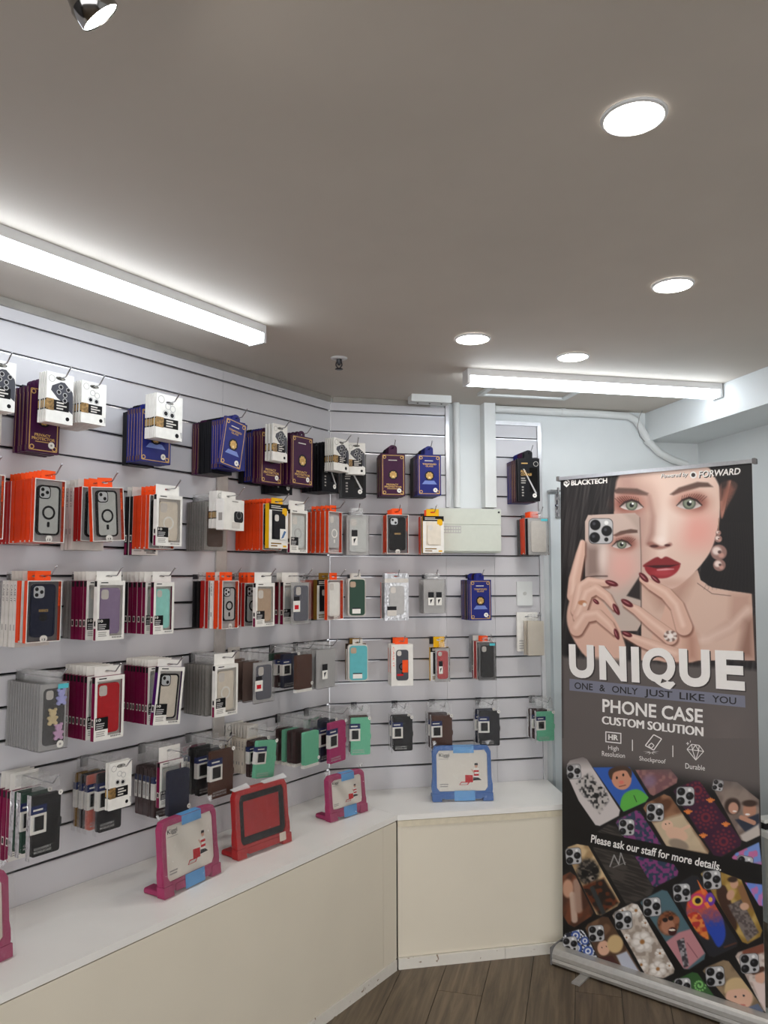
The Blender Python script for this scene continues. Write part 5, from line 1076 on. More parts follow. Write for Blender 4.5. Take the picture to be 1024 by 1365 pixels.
ORD = ['first', 'second', 'third', 'fourth', 'fifth', 'sixth', 'seventh', 'eighth', 'ninth', 'tenth', 'eleventh', 'twelfth', 'thirteenth', 'fourteenth', 'fifteenth', 'sixteenth', 'seventeenth', 'eighteenth', 'nineteenth', 'twentieth', 'twenty-first', 'twenty-second']
ROWN = {2: 'top', 5: 'second', 8: 'third', 11: 'fourth', 14: 'bottom'}
cnt = {}
RJ = random.Random(11)
HOOKM = {}
def hook_mesh(L, plate_h):
    key = (round(L, 3), plate_h)
    if key not in HOOKM:
        HOOKM[key] = (MB().box(-.014, .014, -.0045, -.0013, -plate_h, .006, STEEL).box(-.014, .014, -.006, .008, .0008, .0038, STEEL).mesh('bracket'),
                      MB().tube([(0, -.004, 0), (0, -L + .004, 0), (0, -L, .002), (0, -L - .024, .026)], .0021, CHROME, 8).mesh('rod'),
                      MB().lathe([(.0, .0032), (.0026, .002), (.0033, 0), (.0026, -.002), (0, -.0032)], CHROME, 10).mesh('tip'))
    return HOOKM[key]
def stack(k, w, desc, segs, row=None):
    """k groove, w wall, desc short name of the front pack, segs from wall to front:
       (kind, count, (d0, d1), front-face rect in the photo or None, options, short look)"""
    row = ROWN[k] if row is None else row
    i = cnt[row] = cnt.get(row, 0) + 1; where = f'{ORD[i - 1]} hook of {row} row'
    hz = zg(k) - .0035
    # hook position from the front pack
    geo = []
    for sg in segs:
        kind, n, (d0, d1), rect, op, look = sg
        g_ = None
        if rect:
            xl, xr, yt, yb = rect; a = w.hit(xl, (yt + yb) / 2, d1)[0]; b = w.hit(xr, (yt + yb) / 2, d1)[0]; zt = w.hit((xl + xr) / 2, yt, d1)[1]; zb = w.hit((xl + xr) / 2, yb, d1)[1]
            g_ = ((a + b) / 2, b - a, zt - zb, zt - hz)
        geo.append(g_)
    last = [g_ for g_ in geo if g_][-1]; hu = last[0]
    L = max(sg[2][1] for sg in segs) + .028
    hk = thing('wall_hook', f'metal hook with {desc}, {where}', 'hook', w.P(hu, 0, hz), w.rz, 'display hooks on the slatted walls')
    bm_, rm_, tm_ = hook_mesh(L, .012 if k < 11 else .03)
    obj('bracket', bm_, hk); rd = obj('rod', rm_, hk); obj('tip', tm_, rd, (0, -L - .024, .026))
    packs = []
    for sg, g_ in zip(segs, geo):
        kind, n, (d0, d1), rect, op, look = sg; op = dict(op); roll = op.pop('roll', 0); yaw = op.pop('yaw', 0); bop = op.pop('behind', None)
        wd, h, zt = (g_[1], g_[2], g_[3]) if g_ else (op.pop('w', last[1]), op.pop('h', last[2]), op.pop('zt', last[3]))
        for q_ in ('w', 'h', 'zt'): op.pop(q_, None)
        h = max(h, .06); du = 0 if not g_ else max(-.03, min(.03, g_[0] - hu))
        if kind in ('lens', 'pouch', 'card'): zt = max(.012, min(.05, zt))
        elif kind == 'bag': zt = max(-.06, min(-.020, zt))
        else: zt = max(-.035, min(-.010, zt))
        sp_ = (d1 - d0) / (n - 1) if n > 1 else 1; t = min(KIND[kind][3], sp_ * .90 if n > 1 else 1)
        for j in range(n):
            d = d0 + sp_ * j if n > 1 else d1
            packs.append([d - t / 2, kind, wd, h, t, zt, op, look, roll if j == n - 1 else RJ.uniform(-.012, .012), yaw, du if kind in ('lens', 'pouch', 'card') else du * .3, j == n - 1])
    packs.sort(key=lambda p_: -p_[0])
    lim = 9.0
    for p_ in packs:      # no pack reaches into the one in front of it
        mg = .0008 + abs(p_[9]) * p_[2] * .5 + (.006 if p_[1] == 'bag' and p_[11] else .0035 if p_[1] == 'bag' else .0045 if p_[1] in ('sil',) else .001)
        fr_ = min(p_[0] + p_[4] / 2, lim - mg); p_[0] = fr_ - p_[4] / 2; lim = p_[0] - p_[4] / 2 - abs(p_[9]) * p_[2] * .5
    packs = [p_ for p_ in packs if p_[0] - p_[4] / 2 > .008]
    for j, (d, kind, wd, h, t, zt, op, look, roll, yaw, du, front) in enumerate(packs):
        bname, cat = KIND[kind][1], KIND[kind][2]
        du = max(-.004, min(.004, du))
        lab = (f'{look}, front pack on the {where}' if j == 0 else f'{look}, {ORD[j]} from the front, {where}')
        r_ = thing(bname, lab, cat, w.P(hu + du + RJ.uniform(-.001, .001), d, hz), 0, f'packs on the {where}')
        r_.rotation_euler = (0, roll, w.rz + yaw)
        obs = []
        for nm, me_, par in spec(kind, wd, h, t, zt, front, op):
            ob_ = obj(nm, me_, r_ if par is None else obs[par]); obs.append(ob_)
            if nm in ('print', 'spine_print'): ob_['kind'] = 'stuff'
O, Wt = {}, dict(color='white')
T10 = lambda **k: dict(dict(color='magenta', rim='white', back='offwhite', cam='cut', ring=None, frame=None, tabc='white', badge=None, ten=True), **k)
CLR = lambda **k: dict(dict(color='orange'), **k)
# ---- top row: screen and lens protectors
stack(2, WL, 'dark lens card at left edge', [('prot', 4, (.05, .11), (-26, 17, 512, 592), dict(color='white'), 'white patterned protector box'), ('lens', 4, (.15, .195), (-19, 21, 483, 550), O, 'white lens card with dark camera print')])
stack(2, WL, 'lens cards over purple boxes', [('prot', 4, (.05, .115), (36, 79, 517, 604), dict(color='purple'), 'purple privacy protector box'), ('lens', 4, (.16, .195), (62, 98, 498, 565), O, 'white lens card with dark camera print')])
stack(2, WL, 'long run of white lens cards', [('lens', 12, (.045, .19), (108, 141, 522, 578), Wt, 'white lens protector card')])
stack(2, WL, 'white lens cards over blue boxes', [('prot', 3, (.03, .06), None, dict(color='black', w=.105, h=.19, zt=-.02), 'black protector box'), ('prot', 5, (.07, .13), (187, 228, 546, 617), dict(color='blue'), 'blue tempered glass box'), ('lens', 7, (.155, .20), (208, 243, 527, 586), Wt, 'white lens protector card')])
stack(2, WL, 'tilted blue tempered glass boxes', [('prot', 4, (.025, .062), None, dict(color='purple', h=.2, w=.105), 'purple protector box'), ('prot', 7, (.072, .132), None, dict(color='black', h=.2, w=.105), 'black protector box'), ('prot', 6, (.142, .205), (301, 330, 556, 621), dict(color='blue', roll=.17), 'blue tempered glass box')])
stack(2, WL, 'dark lens cards over purple and blue boxes', [('prot', 3, (.025, .05), None, dict(color='black', w=.105, h=.2, zt=-.02), 'black protector box'), ('prot', 4, (.06, .105), (341, 365, 575, 640), dict(color='blue'), 'blue tempered glass box'), ('prot', 3, (.117, .15), (351, 379, 563, 632), dict(color='purple'), 'purple privacy protector box'), ('lens', 3, (.165, .2), (364, 383, 566, 615), O, 'white lens card with dark camera print')])
stack(2, WL, 'purple privacy boxes near the corner', [('prot', 5, (.025, .09), None, dict(color='black', w=.11, h=.215, zt=-.035), 'black protector box'), ('prot', 4, (.13, .195), (389, 417, 574, 640), dict(color='purple'), 'purple privacy protector box')])
stack(2, WL, 'lens cards over black boxes by the corner', [('prot', 7, (.03, .14), (428, 450, 594, 656), dict(color='black'), 'black full coverage box'), ('lens', 5, (.155, .2), (445, 465, 585, 628), O, 'white lens card with dark camera print')])
stack(2, WB, 'lens cards over black boxes right of corner', [('prot', 5, (.09, .15), (455, 487, 605, 663), dict(color='black'), 'black full coverage box'), ('lens', 3, (.165, .195), (463, 487, 595, 637), O, 'white lens card with dark camera print')])
stack(2, WB, 'purple privacy boxes on back wall', [('prot', 3, (.06, .095), None, dict(color='black', w=.10, zt=-.03), 'black protector box'), ('prot', 5, (.108, .175), (508, 540, 605, 661), dict(color='purple'), 'purple privacy protector box')])
stack(2, WB, 'blue tempered glass boxes on back wall', [('prot', 4, (.05, .10), None, dict(color='black', zt=-.03), 'black protector box'), ('prot', 5, (.113, .18), (557, 588, 606, 660), dict(color='blue'), 'blue tempered glass box')])
stack(2, WB, 'black full coverage boxes above the door bolt', [('prot', 4, (.04, .08), None, dict(color='blue', zt=-.03), 'blue protector box'), ('prot', 4, (.093, .132), None, dict(color='purple', zt=-.03), 'purple protector box'), ('prot', 2, (.146, .165), (692, 719, 611, 668), dict(color='black', yaw=-.12), 'black full coverage box')])
# ---- second row
stack(5, WL, 'grey window box at left edge', [('win', 4, (.10, .19), (-36, 6, 631, 718), CLR(), 'orange-sided window box')])
stack(5, WL, 'orange box with triple-lens ring case', [('win', 3, (.03, .07), None, dict(color='red', h=.19), 'red-sided window box'), ('win', 6, (.088, .2), (46, 87, 639, 723), CLR(), 'orange-sided box with clear ring case')])
stack(5, WL, 'tilted box with dual-lens ring case', [('win', 1, (.03, .03), None, T10(color='black'), 'black-sided white window box'), ('spine', 3, (.05, .095), None, dict(h=.2), 'white box with lettered spine'), ('win', 2, (.12, .145), None, CLR(color='red'), 'red-sided window box'), ('win', 1, (.19, .19), (120, 163, 649, 721), CLR(cam='dual', roll=-.07), 'tilted clear ring case box')])
stack(5, WL, 'white window box with white ring case', [('win', 2, (.04, .065), None, T10(color='black', h=.205), 'black-sided white window box'), ('win', 4, (.085, .155), None, CLR(h=.185), 'orange-sided window box'), ('win', 1, (.195, .195), (209, 243, 660, 728), T10(color='white', case='cream', ring='white'), 'white window box with pale ring case')])
stack(5, WL, 'white boxed accessory over brown case', [('clear', 8, (.03, .125), (267, 295, 668, 734), dict(color='grey', case='brown'), 'grey clear pack with brown case'), ('lens', 6, (.14, .172), None, dict(color='white', h=.14, w=.09, zt=.018), 'white lens protector card'), ('thick', 1, (.215, .215), (296, 327, 666, 707), dict(yaw=.12), 'thick white box with dark camera print')])
stack(5, WL, 'yellow and black boxed case', [('win', 8, (.03, .165), None, CLR(h=.185, w=.11), 'orange-sided window box'), ('drop', 1, (.2, .2), (359, 384, 672, 731), O, 'yellow-sided box with black rugged case')])
stack(5, WL, 'white window box with clear case', [('clear', 4, (.03, .12), None, dict(color='mgrey'), 'dark clear pack'), ('win', 1, (.19, .19), (387, 410, 680, 737), T10(color='white', case='clearcase', ring='lgrey'), 'white window box with clear case')])
stack(5, WL, 'orange boxes with white ring case', [('clear', 2, (.03, .06), None, dict(color='dark'), 'black pack'), ('win', 5, (.085, .19), (438, 456, 682, 737), CLR(case='lgrey', ring='white', frame=None, cam='cut', badge=None), 'orange-sided box with white ring case')])
stack(5, WB, 'clear plastic case box by the corner', [('clear', 4, (.10, .18), (462, 492, 686, 740), dict(color='lgrey', case='clearcase', mini=1), 'clear plastic box with clear case')])
stack(5, WB, 'boxed black case with orange tab', [('win', 1, (.08, .08), None, CLR(color='white'), 'white-sided window box'), ('win', 3, (.11, .18), (516, 545, 686, 738), CLR(case='black', cam='dual', ring=None, frame=None, logo='rhino', back='mgrey'), 'orange-sided box with black case')])
stack(5, WB, 'yellow box beside the electrical box', [('win', 2, (.118, .14), None, CLR(h=.18), 'orange-sided window box'), ('drop', 1, (.18, .18), (564, 592, 688, 737), dict(case='cream'), 'yellow-topped box with clear case')])
stack(5, WB, 'clear pack beside the door bolt', [('clear', 2, (.05, .075), None, dict(color='mgrey'), 'grey clear pack'), ('win', 3, (.095, .14), None, CLR(h=.175), 'orange-sided window box'), ('clear', 1, (.155, .155), None, dict(color='dark'), 'black pack'), ('clear', 1, (.185, .185), (705, 732, 690, 740), dict(color='lgrey', case='offwhite', seal='cyan'), 'clear pack with pale case')])
# ---- third row
stack(8, WL, 'boxed navy case with gold emblem', [('clear', 3, (.01, .05), None, dict(color='lgrey'), 'grey clear pack'), ('spine', 4, (.07, .13), None, dict(h=.195), 'white box with lettered spine'), ('win', 2, (.15, .19), (36, 82, 774, 856), CLR(case='navy', frame='navy', ring=None, logo='rhino', back='mgrey'), 'orange-tabbed box with navy case')])
stack(8, WL, 'white pack with lilac case', [('clear', 4, (.015, .06), None, dict(color='lgrey'), 'grey clear pack'), ('win', 4, (.075, .14), None, T10(), 'magenta-sided white window box'), ('win', 1, (.195, .195), (129, 166, 774, 853), T10(color='white', case='lilac'), 'white window box with lilac case')])
stack(8, WL, 'white pack with mint case', [('win', 2, (.03, .055), None, T10(color='black'), 'black-sided white window box'), ('win', 4, (.075, .15), None, T10(), 'magenta-sided white window box'), ('win', 1, (.195, .195), (205, 232, 776, 845), T10(color='magenta', case='mint'), 'white window box with mint case')])
stack(8, WL, 'clear ring case box by the upright strip', [('drop', 1, (.03, .03), None, dict(color='ochre'), 'mustard-sided box'), ('clear', 2, (.045, .07), None, dict(color='dark'), 'black pack'), ('win', 2, (.095, .12), None, CLR(color='red'), 'red-sided window box'), ('spine', 1, (.145, .145), None, dict(color='white'), 'plain white box'), ('win', 2, (.17, .195), (296, 318, 774, 838), CLR(cam='tri', case='lgrey'), 'orange-sided box with clear ring case')])
stack(8, WL, 'white box with beige case', [('clear', 2, (.03, .05), None, dict(color='taupe'), 'taupe clear pack'), ('win', 3, (.08, .13), None, CLR(color='red'), 'red-sided window box'), ('win', 1, (.19, .19), (341, 366, 777, 835), T10(color='white', case='beige'), 'white window box with beige case')])
stack(8, WL, 'clear pack with slate case', [('clear', 3, (.03, .08), None, dict(color='lgrey'), 'grey clear pack'), ('win', 2, (.11, .14), None, T10(color='wine'), 'wine-sided white window box'), ('clear', 1, (.195, .195), (391, 415, 776, 832), dict(color='lgrey', case='slate', seal='red'), 'clear pack with slate case')])
stack(8, WL, 'orange box with white case', [('clear', 3, (.03, .08), None, dict(color='pinkp'), 'pinkish clear pack'), ('drop', 1, (.12, .12), None, dict(color='ochre'), 'mustard-sided box'), ('win', 1, (.18, .18), (437, 458, 773, 826), CLR(case='white', cam='cut', ring=None, frame=None), 'orange-sided box with white case')])
stack(8, WB, 'green silicone case blister', [('sil', 2, (.13, .18), (464, 488, 771, 822), dict(color='dgreen'), 'dark green silicone case in white tray')])
stack(8, WB, 'silver foil pouch', [('win', 1, (.10, .10), None, CLR(h=.17, zt=-.03), 'orange-sided window box'), ('pouch', 2, (.14, .175), (513, 545, 766, 829), O, 'silver foil pouch with clear case')])
stack(8, WB, 'clear packs with twin stickers', [('clear', 4, (.10, .175), (565, 594, 772, 818), dict(color='lgrey', mini=2), 'small clear pack')])
stack(8, WB, 'blue protector boxes under the electrical box', [('prot', 3, (.06, .09), None, dict(color='blue', zt=-.02), 'blue protector box'), ('prot', 1, (.11, .11), None, dict(color='purple', zt=-.02), 'purple protector box'), ('prot', 1, (.128, .128), None, dict(color='black', zt=-.02), 'black protector box'), ('prot', 2, (.15, .175), (626, 655, 773, 827), dict(color='blue'), 'blue tempered glass box')])
# ---- fourth row
stack(11, WL, 'black case with three teddy bears', [('clear', 14, (.015, .195), (54, 91, 911, 1000), dict(color='lgrey', case='dark', seal='bears'), 'grey clear pack')])
stack(11, WL, 'white box with red case', [('win', 1, (.02, .02), None, CLR(), 'orange-sided window box'), ('win', 7, (.04, .155), None, T10(), 'magenta-sided white window box'), ('win', 1, (.195, .195), (126, 165, 901, 985), T10(case='cherry'), 'white window box with red case')])
stack(11, WL, 'leaning white box with black-framed case', [('win', 9, (.02, .15), None, T10(), 'magenta-sided white window box'), ('win', 1, (.205, .205), (211, 246, 889, 965), T10(color='violet', case='cream', frame='black', cam='dual', roll=.10), 'leaning white window box with black-framed case')])
stack(11, WL, 'white box with clear ring case', [('clear', 9, (.02, .15), None, dict(color='grey'), 'grey clear pack'), ('win', 1, (.195, .195), (287, 317, 886, 954), T10(color='white', case='cream', ring='white'), 'white window box with clear ring case')])
stack(11, WL, 'clear pack with grey-blue case', [('spine', 1, (.03, .03), None, dict(color='taupe'), 'taupe box'), ('clear', 2, (.10, .14), None, dict(color='taupe'), 'taupe clear pack'), ('clear', 1, (.195, .195), (340, 366, 884, 938), dict(color='lgrey', case='slate', seal='red'), 'clear pack with grey-blue case')])
stack(11, WL, 'brown wallet case in white tray', [('bag', 1, (.045, .045), None, dict(color='dgreen', lab=False), 'dark green wallet case'), ('bag', 1, (.08, .08), None, dict(color='dbrown'), 'dark brown wallet case'), ('bag', 1, (.115, .115), None, dict(color='navy'), 'navy wallet case'), ('bag', 1, (.19, .19), (396, 416, 873, 918), dict(color='brown', lab=False, tray=True), 'brown wallet case in white tray')])
stack(11, WL, 'clear pack by the corner', [('clear', 5, (.09, .19), (424, 450, 865, 917), dict(color='lgrey', mini=1), 'clear pack with small sticker')])
stack(11, WB, 'teal silicone case blister', [('drop', 1, (.13, .13), None, dict(color='ochre'), 'mustard-sided box'), ('sil', 1, (.18, .18), (464, 491, 857, 906), dict(color='teal', under='beige'), 'teal silicone case in cream tray')])
stack(11, WB, 'white box with orange tab', [('retail', 2, (.13, .175), (522, 551, 859, 914), O, 'white box with dark case picture')])
stack(11, WB, 'red case in front of yellow box', [('drop', 1, (.13, .13), None, dict(color='yellow', w=.09), 'yellow-sided box'), ('clear', 1, (.18, .18), (581, 600, 865, 910), dict(color='lgrey', case='cherry', mini=1), 'clear pack with red case')])
stack(11, WB, 'clear box with black case', [('pouch', 2, (.05, .07), None, O, 'silver foil pouch'), ('win', 1, (.10, .10), None, T10(color='black'), 'black-sided window box'), ('win', 2, (.125, .145), None, CLR(color='red'), 'red-sided window box'), ('clear', 1, (.185, .185), (639, 662, 856, 907), dict(color='mgrey', case='black', seal='cyan'), 'clear box with black case')])
stack(10, WB, 'clear pack under the light switch', [('card', 1, (.06, .06), None, dict(w=.11, h=.19, zt=.02), 'white card with case outline'), ('clear', 2, (.12, .16), (704, 725, 828, 874), dict(color='cream', case='offwhite'), 'pale clear pack')], row='fourth')
# ---- bottom row
stack(14, WL, 'black wallet case at left', [('win', 4, (.015, .085), None, T10(h=.2, w=.10), 'magenta-sided white window box'), ('bag', 2, (.11, .14), None, dict(color='dgreen'), 'dark green wallet case'), ('bag', 1, (.195, .195), (43, 80, 1059, 1138), dict(color='black'), 'black wallet case in clear bag')])
stack(14, WL, 'white lens card over wallet cases', [('bag', 1, (.04, .04), None, dict(color='ochre', w=.09, h=.17, zt=-.04), 'mustard wallet case'), ('bag', 1, (.07, .07), None, dict(color='black', w=.09, h=.17, zt=-.04), 'black wallet case'), ('bag', 1, (.10, .10), None, dict(color='pinkp', w=.09, h=.17, zt=-.04), 'pink wallet case'), ('bag', 1, (.145, .145), (137, 167, 1028, 1105), dict(color='dark'), 'black wallet case in clear bag'), ('lens', 2, (.185, .2), (146, 175, 1019, 1081), Wt, 'white lens protector card')])
stack(14, WL, 'navy case with white sticker', [('bag', 6, (.025, .135), None, dict(color='dbrown', h=.165), 'brown wallet case'), ('win', 1, (.165, .165), None, T10(w=.10), 'magenta-sided white window box'), ('bag', 1, (.205, .205), (225, 252, 1027, 1086), dict(color='navy', lab=False), 'navy wallet case in clear bag')])
stack(14, WL, 'brown wallet case above the red tablet case', [('bag', 1, (.05, .05), None, dict(color='magenta'), 'magenta wallet case'), ('bag', 2, (.08, .12), None, dict(color='black'), 'black wallet case'), ('bag', 1, (.19, .19), (282, 311, 1000, 1062), dict(color='brown'), 'brown wallet case in clear bag')])
stack(14, WL, 'leaning green wallet case', [('lens', 1, (.02, .02), None, dict(color='dark', w=.09, h=.15, zt=.015), 'white lens card'), ('spine', 6, (.045, .125), None, dict(color='cream', h=.13), 'cream box'), ('bag', 1, (.155, .155), None, dict(color='dbrown'), 'brown wallet case'), ('bag', 1, (.205, .205), (345, 370, 987, 1036), dict(color='green', roll=.12), 'leaning green wallet case in clear bag')])
stack(14, WL, 'green wallet case in white tray', [('bag', 2, (.025, .05), None, dict(color='dbrown', lab=False, tray=True), 'brown wallet case'), ('bag', 1, (.085, .085), None, dict(color='green', lab=False, tray=True), 'green wallet case'), ('bag', 2, (.115, .145), None, dict(color='dbrown', lab=False, tray=True), 'brown wallet case'), ('bag', 1, (.195, .195), (406, 425, 975, 1018), dict(color='green', lab=False, tray=True), 'green wallet case in white tray')])
stack(14, WL, 'magenta wallet case by the corner', [('bag', 1, (.05, .05), None, dict(color='fgreen', lab=False), 'green wallet case'), ('bag', 2, (.09, .13), None, dict(color='navy'), 'navy wallet case'), ('bag', 1, (.185, .185), (440, 461, 962, 1016), dict(color='hotpink'), 'magenta wallet case in clear bag')])
stack(14, WB, 'green wallet case right of the corner', [('bag', 1, (.12, .12), None, dict(color='brown', lab=False), 'brown wallet case'), ('bag', 1, (.18, .18), (468, 494, 957, 1006), dict(color='green'), 'green wallet case in clear bag')])
stack(14, WB, 'black wallet case left of blue tablet case', [('bag', 1, (.12, .12), None, dict(color='dark'), 'dark wallet case'), ('bag', 1, (.175, .175), (525, 550, 956, 1001), dict(color='black'), 'black wallet case in clear bag')])
stack(14, WB, 'brown wallet case above blue tablet case', [('bag', 2, (.09, .13), None, dict(color='dbrown'), 'dark brown wallet case'), ('bag', 1, (.175, .175), (577, 603, 954, 1000), dict(color='brown'), 'brown wallet case in clear bag')])
stack(14, WB, 'dark wallet case right of blue tablet case', [('bag', 1, (.10, .10), None, dict(color='navy'), 'navy wallet case'), ('bag', 1, (.165, .165), (641, 666, 948, 994), dict(color='dark', yaw=-.15), 'charcoal wallet case in clear bag')])
stack(14, WB, 'green wallet case beside the door', [('bag', 2, (.07, .11), None, dict(color='dbrown'), 'dark brown wallet case'), ('bag', 1, (.165, .165), (717, 739, 949, 988), dict(color='green'), 'green wallet case in clear bag')])
# empty-looking bracket above the green case is covered by its own hook

# ================================================================= TABLET CASES ON THE COUNTERS
def tablet(label, pL, pR, hpx, foam, kind, frame_m):
    a, b = atz(*pL, ZTOP), atz(*pR, ZTOP); c = (a + b) / 2; d = (b - a); w = d.length; rz = math.atan2(d.y, d.x)
    dist = (c - Vector((0, 0, CAMZ))).dot(cf_); h = hpx / FPX * dist
    t = thing('tablet_case', label, 'tablet case', (c.x, c.y, ZTOP), rz)
    lean = .10
    def LN(mb):   # lean back a little
        mb.v = [(x, y + (z * lean), z) for x, y, z in mb.v]; return mb
    W2 = w / 2; T = .026; ft = .042; rim = .022
    # bumper: outer outline with soft corners, feet at the bottom
    out = [(-W2 * .99, .0005), (-W2 + .042, .0005), (-W2 + .050, .010), (W2 - .050, .010), (W2 - .042, .0005), (W2 * .99, .0005)]
    o2 = []
    N = 40; zc_ = h * .55
    def ext(a, hw, z0, z1, r):
        P = rr(-hw, hw, z0, z1, r, 6); best = None; dx, dz = math.cos(a), math.sin(a)
        for i in range(len(P)):
            (x1, y1), (x2, y2) = P[i], P[(i + 1) % len(P)]; y1 -= zc_; y2 -= zc_
            den_ = dx * (y2 - y1) - dz * (x2 - x1)
            if abs(den_) < 1e-12: continue
            s_ = (x1 * (y2 - y1) - y1 * (x2 - x1)) / den_; u_ = (x1 * dz - y1 * dx) / den_
            if s_ > 0 and -1e-6 <= u_ <= 1 + 1e-6: best = s_ if best is None else max(best, s_)
        return (dx * best, zc_ + dz * best)
    an = [2 * math.pi * (k + .5) / N for k in range(N)]
    outer = [ext(a, W2 * (.97 + (.03 if math.sin(a) < -.3 else 0)), .012, h, .022) for a in an]; inner = [ext(a, W2 - rim, ft, h - rim * .8, .010) for a in an]
    chamf = [((p_[0] * .985), zc_ + (p_[1] - zc_) * .985) for p_ in outer]
    b_ = MB().ring(outer, inner, -T / 2 + .003, T / 2, frame_m).ring(chamf, inner, -T / 2, -T / 2 + .003, frame_m)
    obj('bumper', LN(b_), t)
    for s_ in (-1, 1): obj('foot', LN(MB().prism([(s_ * W2 - (.002 if s_ > 0 else -.002) - .0 - (.044 if s_ > 0 else 0), .0005), (s_ * W2 + (.044 if s_ < 0 else 0), .0005), (s_ * W2 + (.040 if s_ < 0 else 0), .034), (s_ * W2 - (.040 if s_ > 0 else 0), .034)], -T / 2 - .004, T / 2 + .002, frame_m)), t)
    obj('handle_stand', LN(MB().prism(rr(-W2 + .052, W2 - .052, .010, .032, .006), -T / 2 - .003, T / 2, frame_m)), t)
    obj('back_leg', MB().prism(rr(-W2 * .96, -W2 * .55, .0005, .020, .008), T / 2 + .004, T / 2 + .070, frame_m).prism(rr(W2 * .55, W2 * .96, .0005, .020, .008), T / 2 + .004, T / 2 + .070, frame_m), t) if False else None
    for s_ in (-1, 1): obj('back_leg', MB().prism(rr(min(s_ * W2 * .96, s_ * W2 * .60), max(s_ * W2 * .96, s_ * W2 * .60), .0005, .018, .007), T / 2 + .004, T / 2 + .066, frame_m), t)
    ci, x0, x1, z0, z1 = -T / 2 + .006, -W2 + rim - .001, W2 - rim + .001, ft - .001, h - rim * .8 + .001
    if kind == 'card':
        card = obj('insert_card', LN(MB().prism(rr(x0, x1, z0, z1, .010), ci, T / 2 - .004, mat('card_cream', (226, 220, 208), .45, 0, .02))), t); y = ci - .0003; ww, hh = x1 - x0, z1 - z0
        obj('print_title', LN(letter(MB(), 'Kiggi', x0 + ww * .06, x0 + ww * .26, z1 - hh * .19, z1 - hh * .08, y, pm('dark'), .01).box(x0 + ww * .06, x0 + ww * .27, y, y + .0002, z1 - hh * .225, z1 - hh * .215, pm('grey'))), card)
        ch = MB(); cx, cz = x0 + ww * .78, z0 + hh * .28; sk = mat('print_skin', (206, 160, 136), .5)
        ch.prism(circ(cx, cz + hh * .33, ww * .032, 12, hh * .055), y, y + .0002, sk); ch.prism([(cx - ww * .035, cz + hh * .34), (cx + ww * .035, cz + hh * .34), (cx + ww * .03, cz + hh * .39), (cx - ww * .028, cz + hh * .39)], y - .0002, y, pm('dark'))
        for i in range(5): ch.prism([(cx - ww * .05, cz + hh * (.22 - .045 * i)), (cx + ww * .05, cz + hh * (.22 - .045 * i)), (cx + ww * .05, cz + hh * (.265 - .045 * i)), (cx - ww * .05, cz + hh * (.265 - .045 * i))], y - .0001, y + .0001, pm('cherry') if i % 2 else pm('white'))
        ch.prism([(cx - ww * .10, cz + hh * .24), (cx - ww * .085, cz + hh * .25), (cx - ww * .03, cz + hh * .16), (cx - ww * .04, cz + hh * .12)], y - .0002, y, sk); ch.prism([(cx - ww * .07, cz - hh * .03), (cx + ww * .10, cz - hh * .02), (cx + ww * .04, cz + hh * .04), (cx - ww * .06, cz + hh * .05)], y - .0002, y, pm('dark'))
        obj('print_child', LN(ch), card)
        rdm = pm('cherry'); tb = MB().prism([(cx - ww * .22, cz - hh * .07), (cx - ww * .07, cz - hh * .07), (cx - ww * .07, cz + hh * .10), (cx - ww * .22, cz + hh * .11)], y, y + .0002, rdm).prism([(cx - ww * .34, cz - hh * .13), (cx - ww * .17, cz - hh * .13), (cx - ww * .13, cz - hh * .06), (cx - ww * .30, cz - hh * .05)], y - .0002, y, rdm).prism([(cx - ww * .32, cz - hh * .12), (cx - ww * .19, cz - hh * .12), (cx - ww * .16, cz - hh * .075), (cx - ww * .29, cz - hh * .07)], y - .0004, y - .0002, pm('offwhite'))
        obj('print_tablet', LN(tb), card); T2 = MB(); bars(T2, x0 + ww * .07, x0 + ww * .30, z0 + hh * .10, z0 + hh * .20, 2, y, pm('grey'), 4); obj('print_text', LN(T2), card)
        bl = mat('sky_blue_band', (96, 160, 214), .45); bw = w * .17; bx = w * .03
        obj('paper_band', LN(MB().box(bx - bw, bx + bw, -T / 2 - .0006, -T / 2 - .0001, h - rim * 1.35, h - .0015, bl).box(bx - bw, bx + bw, -T / 2 - .0006, T / 2, h + .0004, h + .0012, bl)), t)
        obj('paper_band', LN(MB().box(bx - bw, bx + bw, -T / 2 - .0046, -T / 2 - .0038, .003, ft + .004, bl)), t)
    else:
        dk = pm('black'); obj('screen_bezel', LN(MB().ring(rr(x0, x1, z0, z1, .006), rr(x0 + .024, x1 - .024, z0 + .026, z1 - .026, .002), ci, ci + .002, dk)), t); obj('inner_panel', LN(MB().prism(rr(x0, x1, z0, z1, .006), ci + .004, T / 2 - .004, mat('red_inner', (176, 20, 24), .5))), t)
        obj('price_sticker', LN(MB().box(W2 - .062, W2 - .030, -T / 2 - .0052, -T / 2 - .0044, .014, .044, pm('cream'))), t)
        for a in ((-W2 + .001, -W2 * .4), (W2 * .1, W2 - .001)): obj('wrap_fold', LN(MB().add([(a[0], -T / 2, h + .0015), (a[1], -T / 2, h + .0015), (a[1], T / 2 - .004, h + .014), (a[0], T / 2 - .004, h + .006)], [(0, 1, 2, 3)], clear('wrap_fold_film', (240, 240, 240), .2, .2, .5, .6))), t)
    # cellophane bag: a loose sheet in front and crumpled corner tufts
    rg = random.Random(int(w * 1e5)); nx, nz_ = 14, 12; vs = []; fs = []
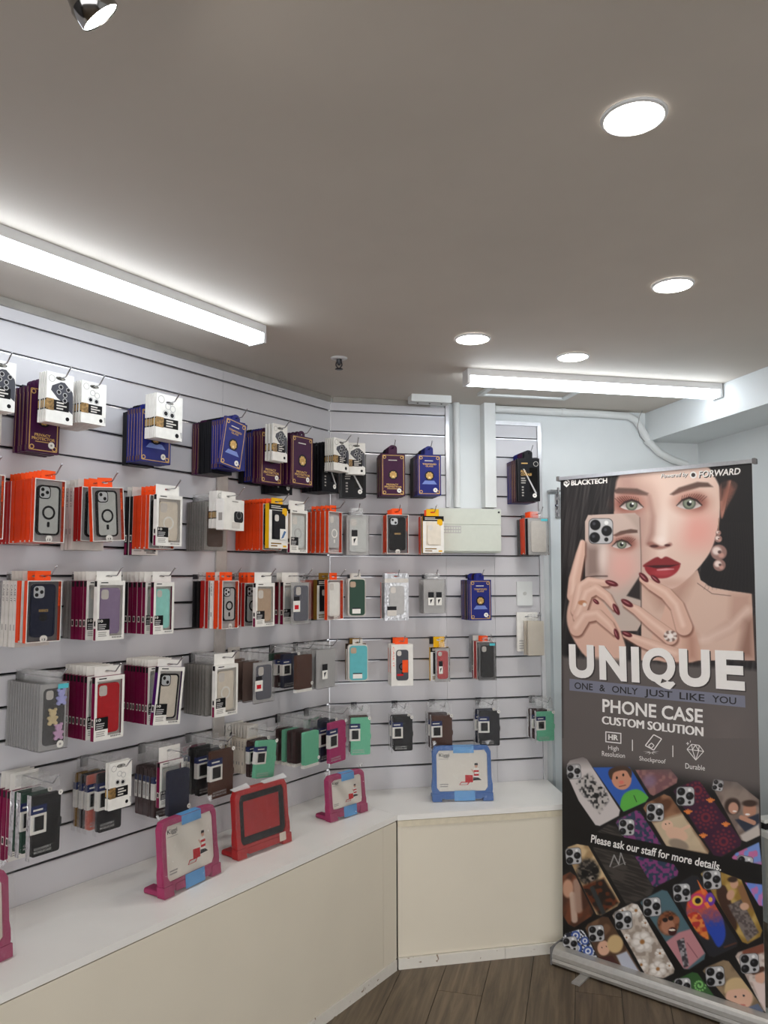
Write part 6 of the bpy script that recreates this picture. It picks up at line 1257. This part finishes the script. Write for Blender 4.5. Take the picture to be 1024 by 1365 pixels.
    for j in range(nz_ + 1):
        for i in range(nx + 1):
            vs.append((-W2 - .006 + (w + .012) * i / nx, -T / 2 - .009 - .0022 * math.sin(i * 1.1 + j * .7) - rg.uniform(0, .0012), .002 + (h + .004) * j / nz_))
    for j in range(nz_):
        for i in range(nx): a = j * (nx + 1) + i; fs.append((a, a + 1, a + nx + 2, a + nx + 1))
    wr_ = MB().add(vs, fs, WRAP, True); obj('cellophane_bag', LN(wr_), t)
    for sx in ((-1, 1) if kind == 'card' else ()):
        tf = MB()
        for k in range(7):
            a = math.pi * (.25 + .5 * rg.random()) if sx > 0 else math.pi * (.25 + .5 * rg.random()); r_ = .012 + .012 * rg.random(); x_, z_ = sx * W2 * .9, h + .0025; ph_ = rg.uniform(-.5, .5)
            tf.add([(x_ - .004, 0, z_), (x_ + .004, 0.002, z_), (x_ + .004 + r_ * math.cos(a), ph_ * .02, z_ + r_ * math.sin(a)), (x_ - .004 + r_ * math.cos(a) * .8, ph_ * .02 + .004, z_ + r_ * .9 * math.sin(a))], [(0, 1, 2, 3)], clear('wrap_tuft', (245, 245, 245), .3, .12, .6, .25))
        obj('bag_tuft', LN(tf), t)
FP = mat('foam_pink', (164, 54, 98), .6, 0, .06, 60, .1); FR = mat('foam_red', (178, 36, 38), .55, 0, .06, 60, .1); FBL = mat('foam_blue', (46, 98, 166), .55, 0, .06, 60, .1)
tablet('pink-framed kids tablet case leaning beside the red one, in cellophane', (214, 1199), (290, 1162), 93, 'pink', 'card', FP)
tablet('red kids tablet case with black screen bezel on the left counter', (313, 1147), (385, 1120), 84, 'red', 'bezel', FR)
tablet('small pink-framed kids tablet case on the counter near the wall corner', (437, 1096), (487, 1080), 56, 'pink', 'card', FP)
tablet('blue-framed kids tablet case standing on the back counter', (576, 1068), (657, 1066), 70, 'blue', 'card', FBL)
e_ = atz(12, 1273, ZTOP); st = Vector((.13, .226, 0)).normalized() * .262; ps = e_ - st
dd = ps - Vector((0, 0, CAMZ)); fd = dd.dot(cf_)
tablet('pink-framed kids tablet case cut off by the left edge of the view', (512 + FPX * dd.dot(cr_) / fd, 682.5 - FPX * dd.dot(cu_) / fd), (12, 1273), 118, 'pink', 'card', FP)
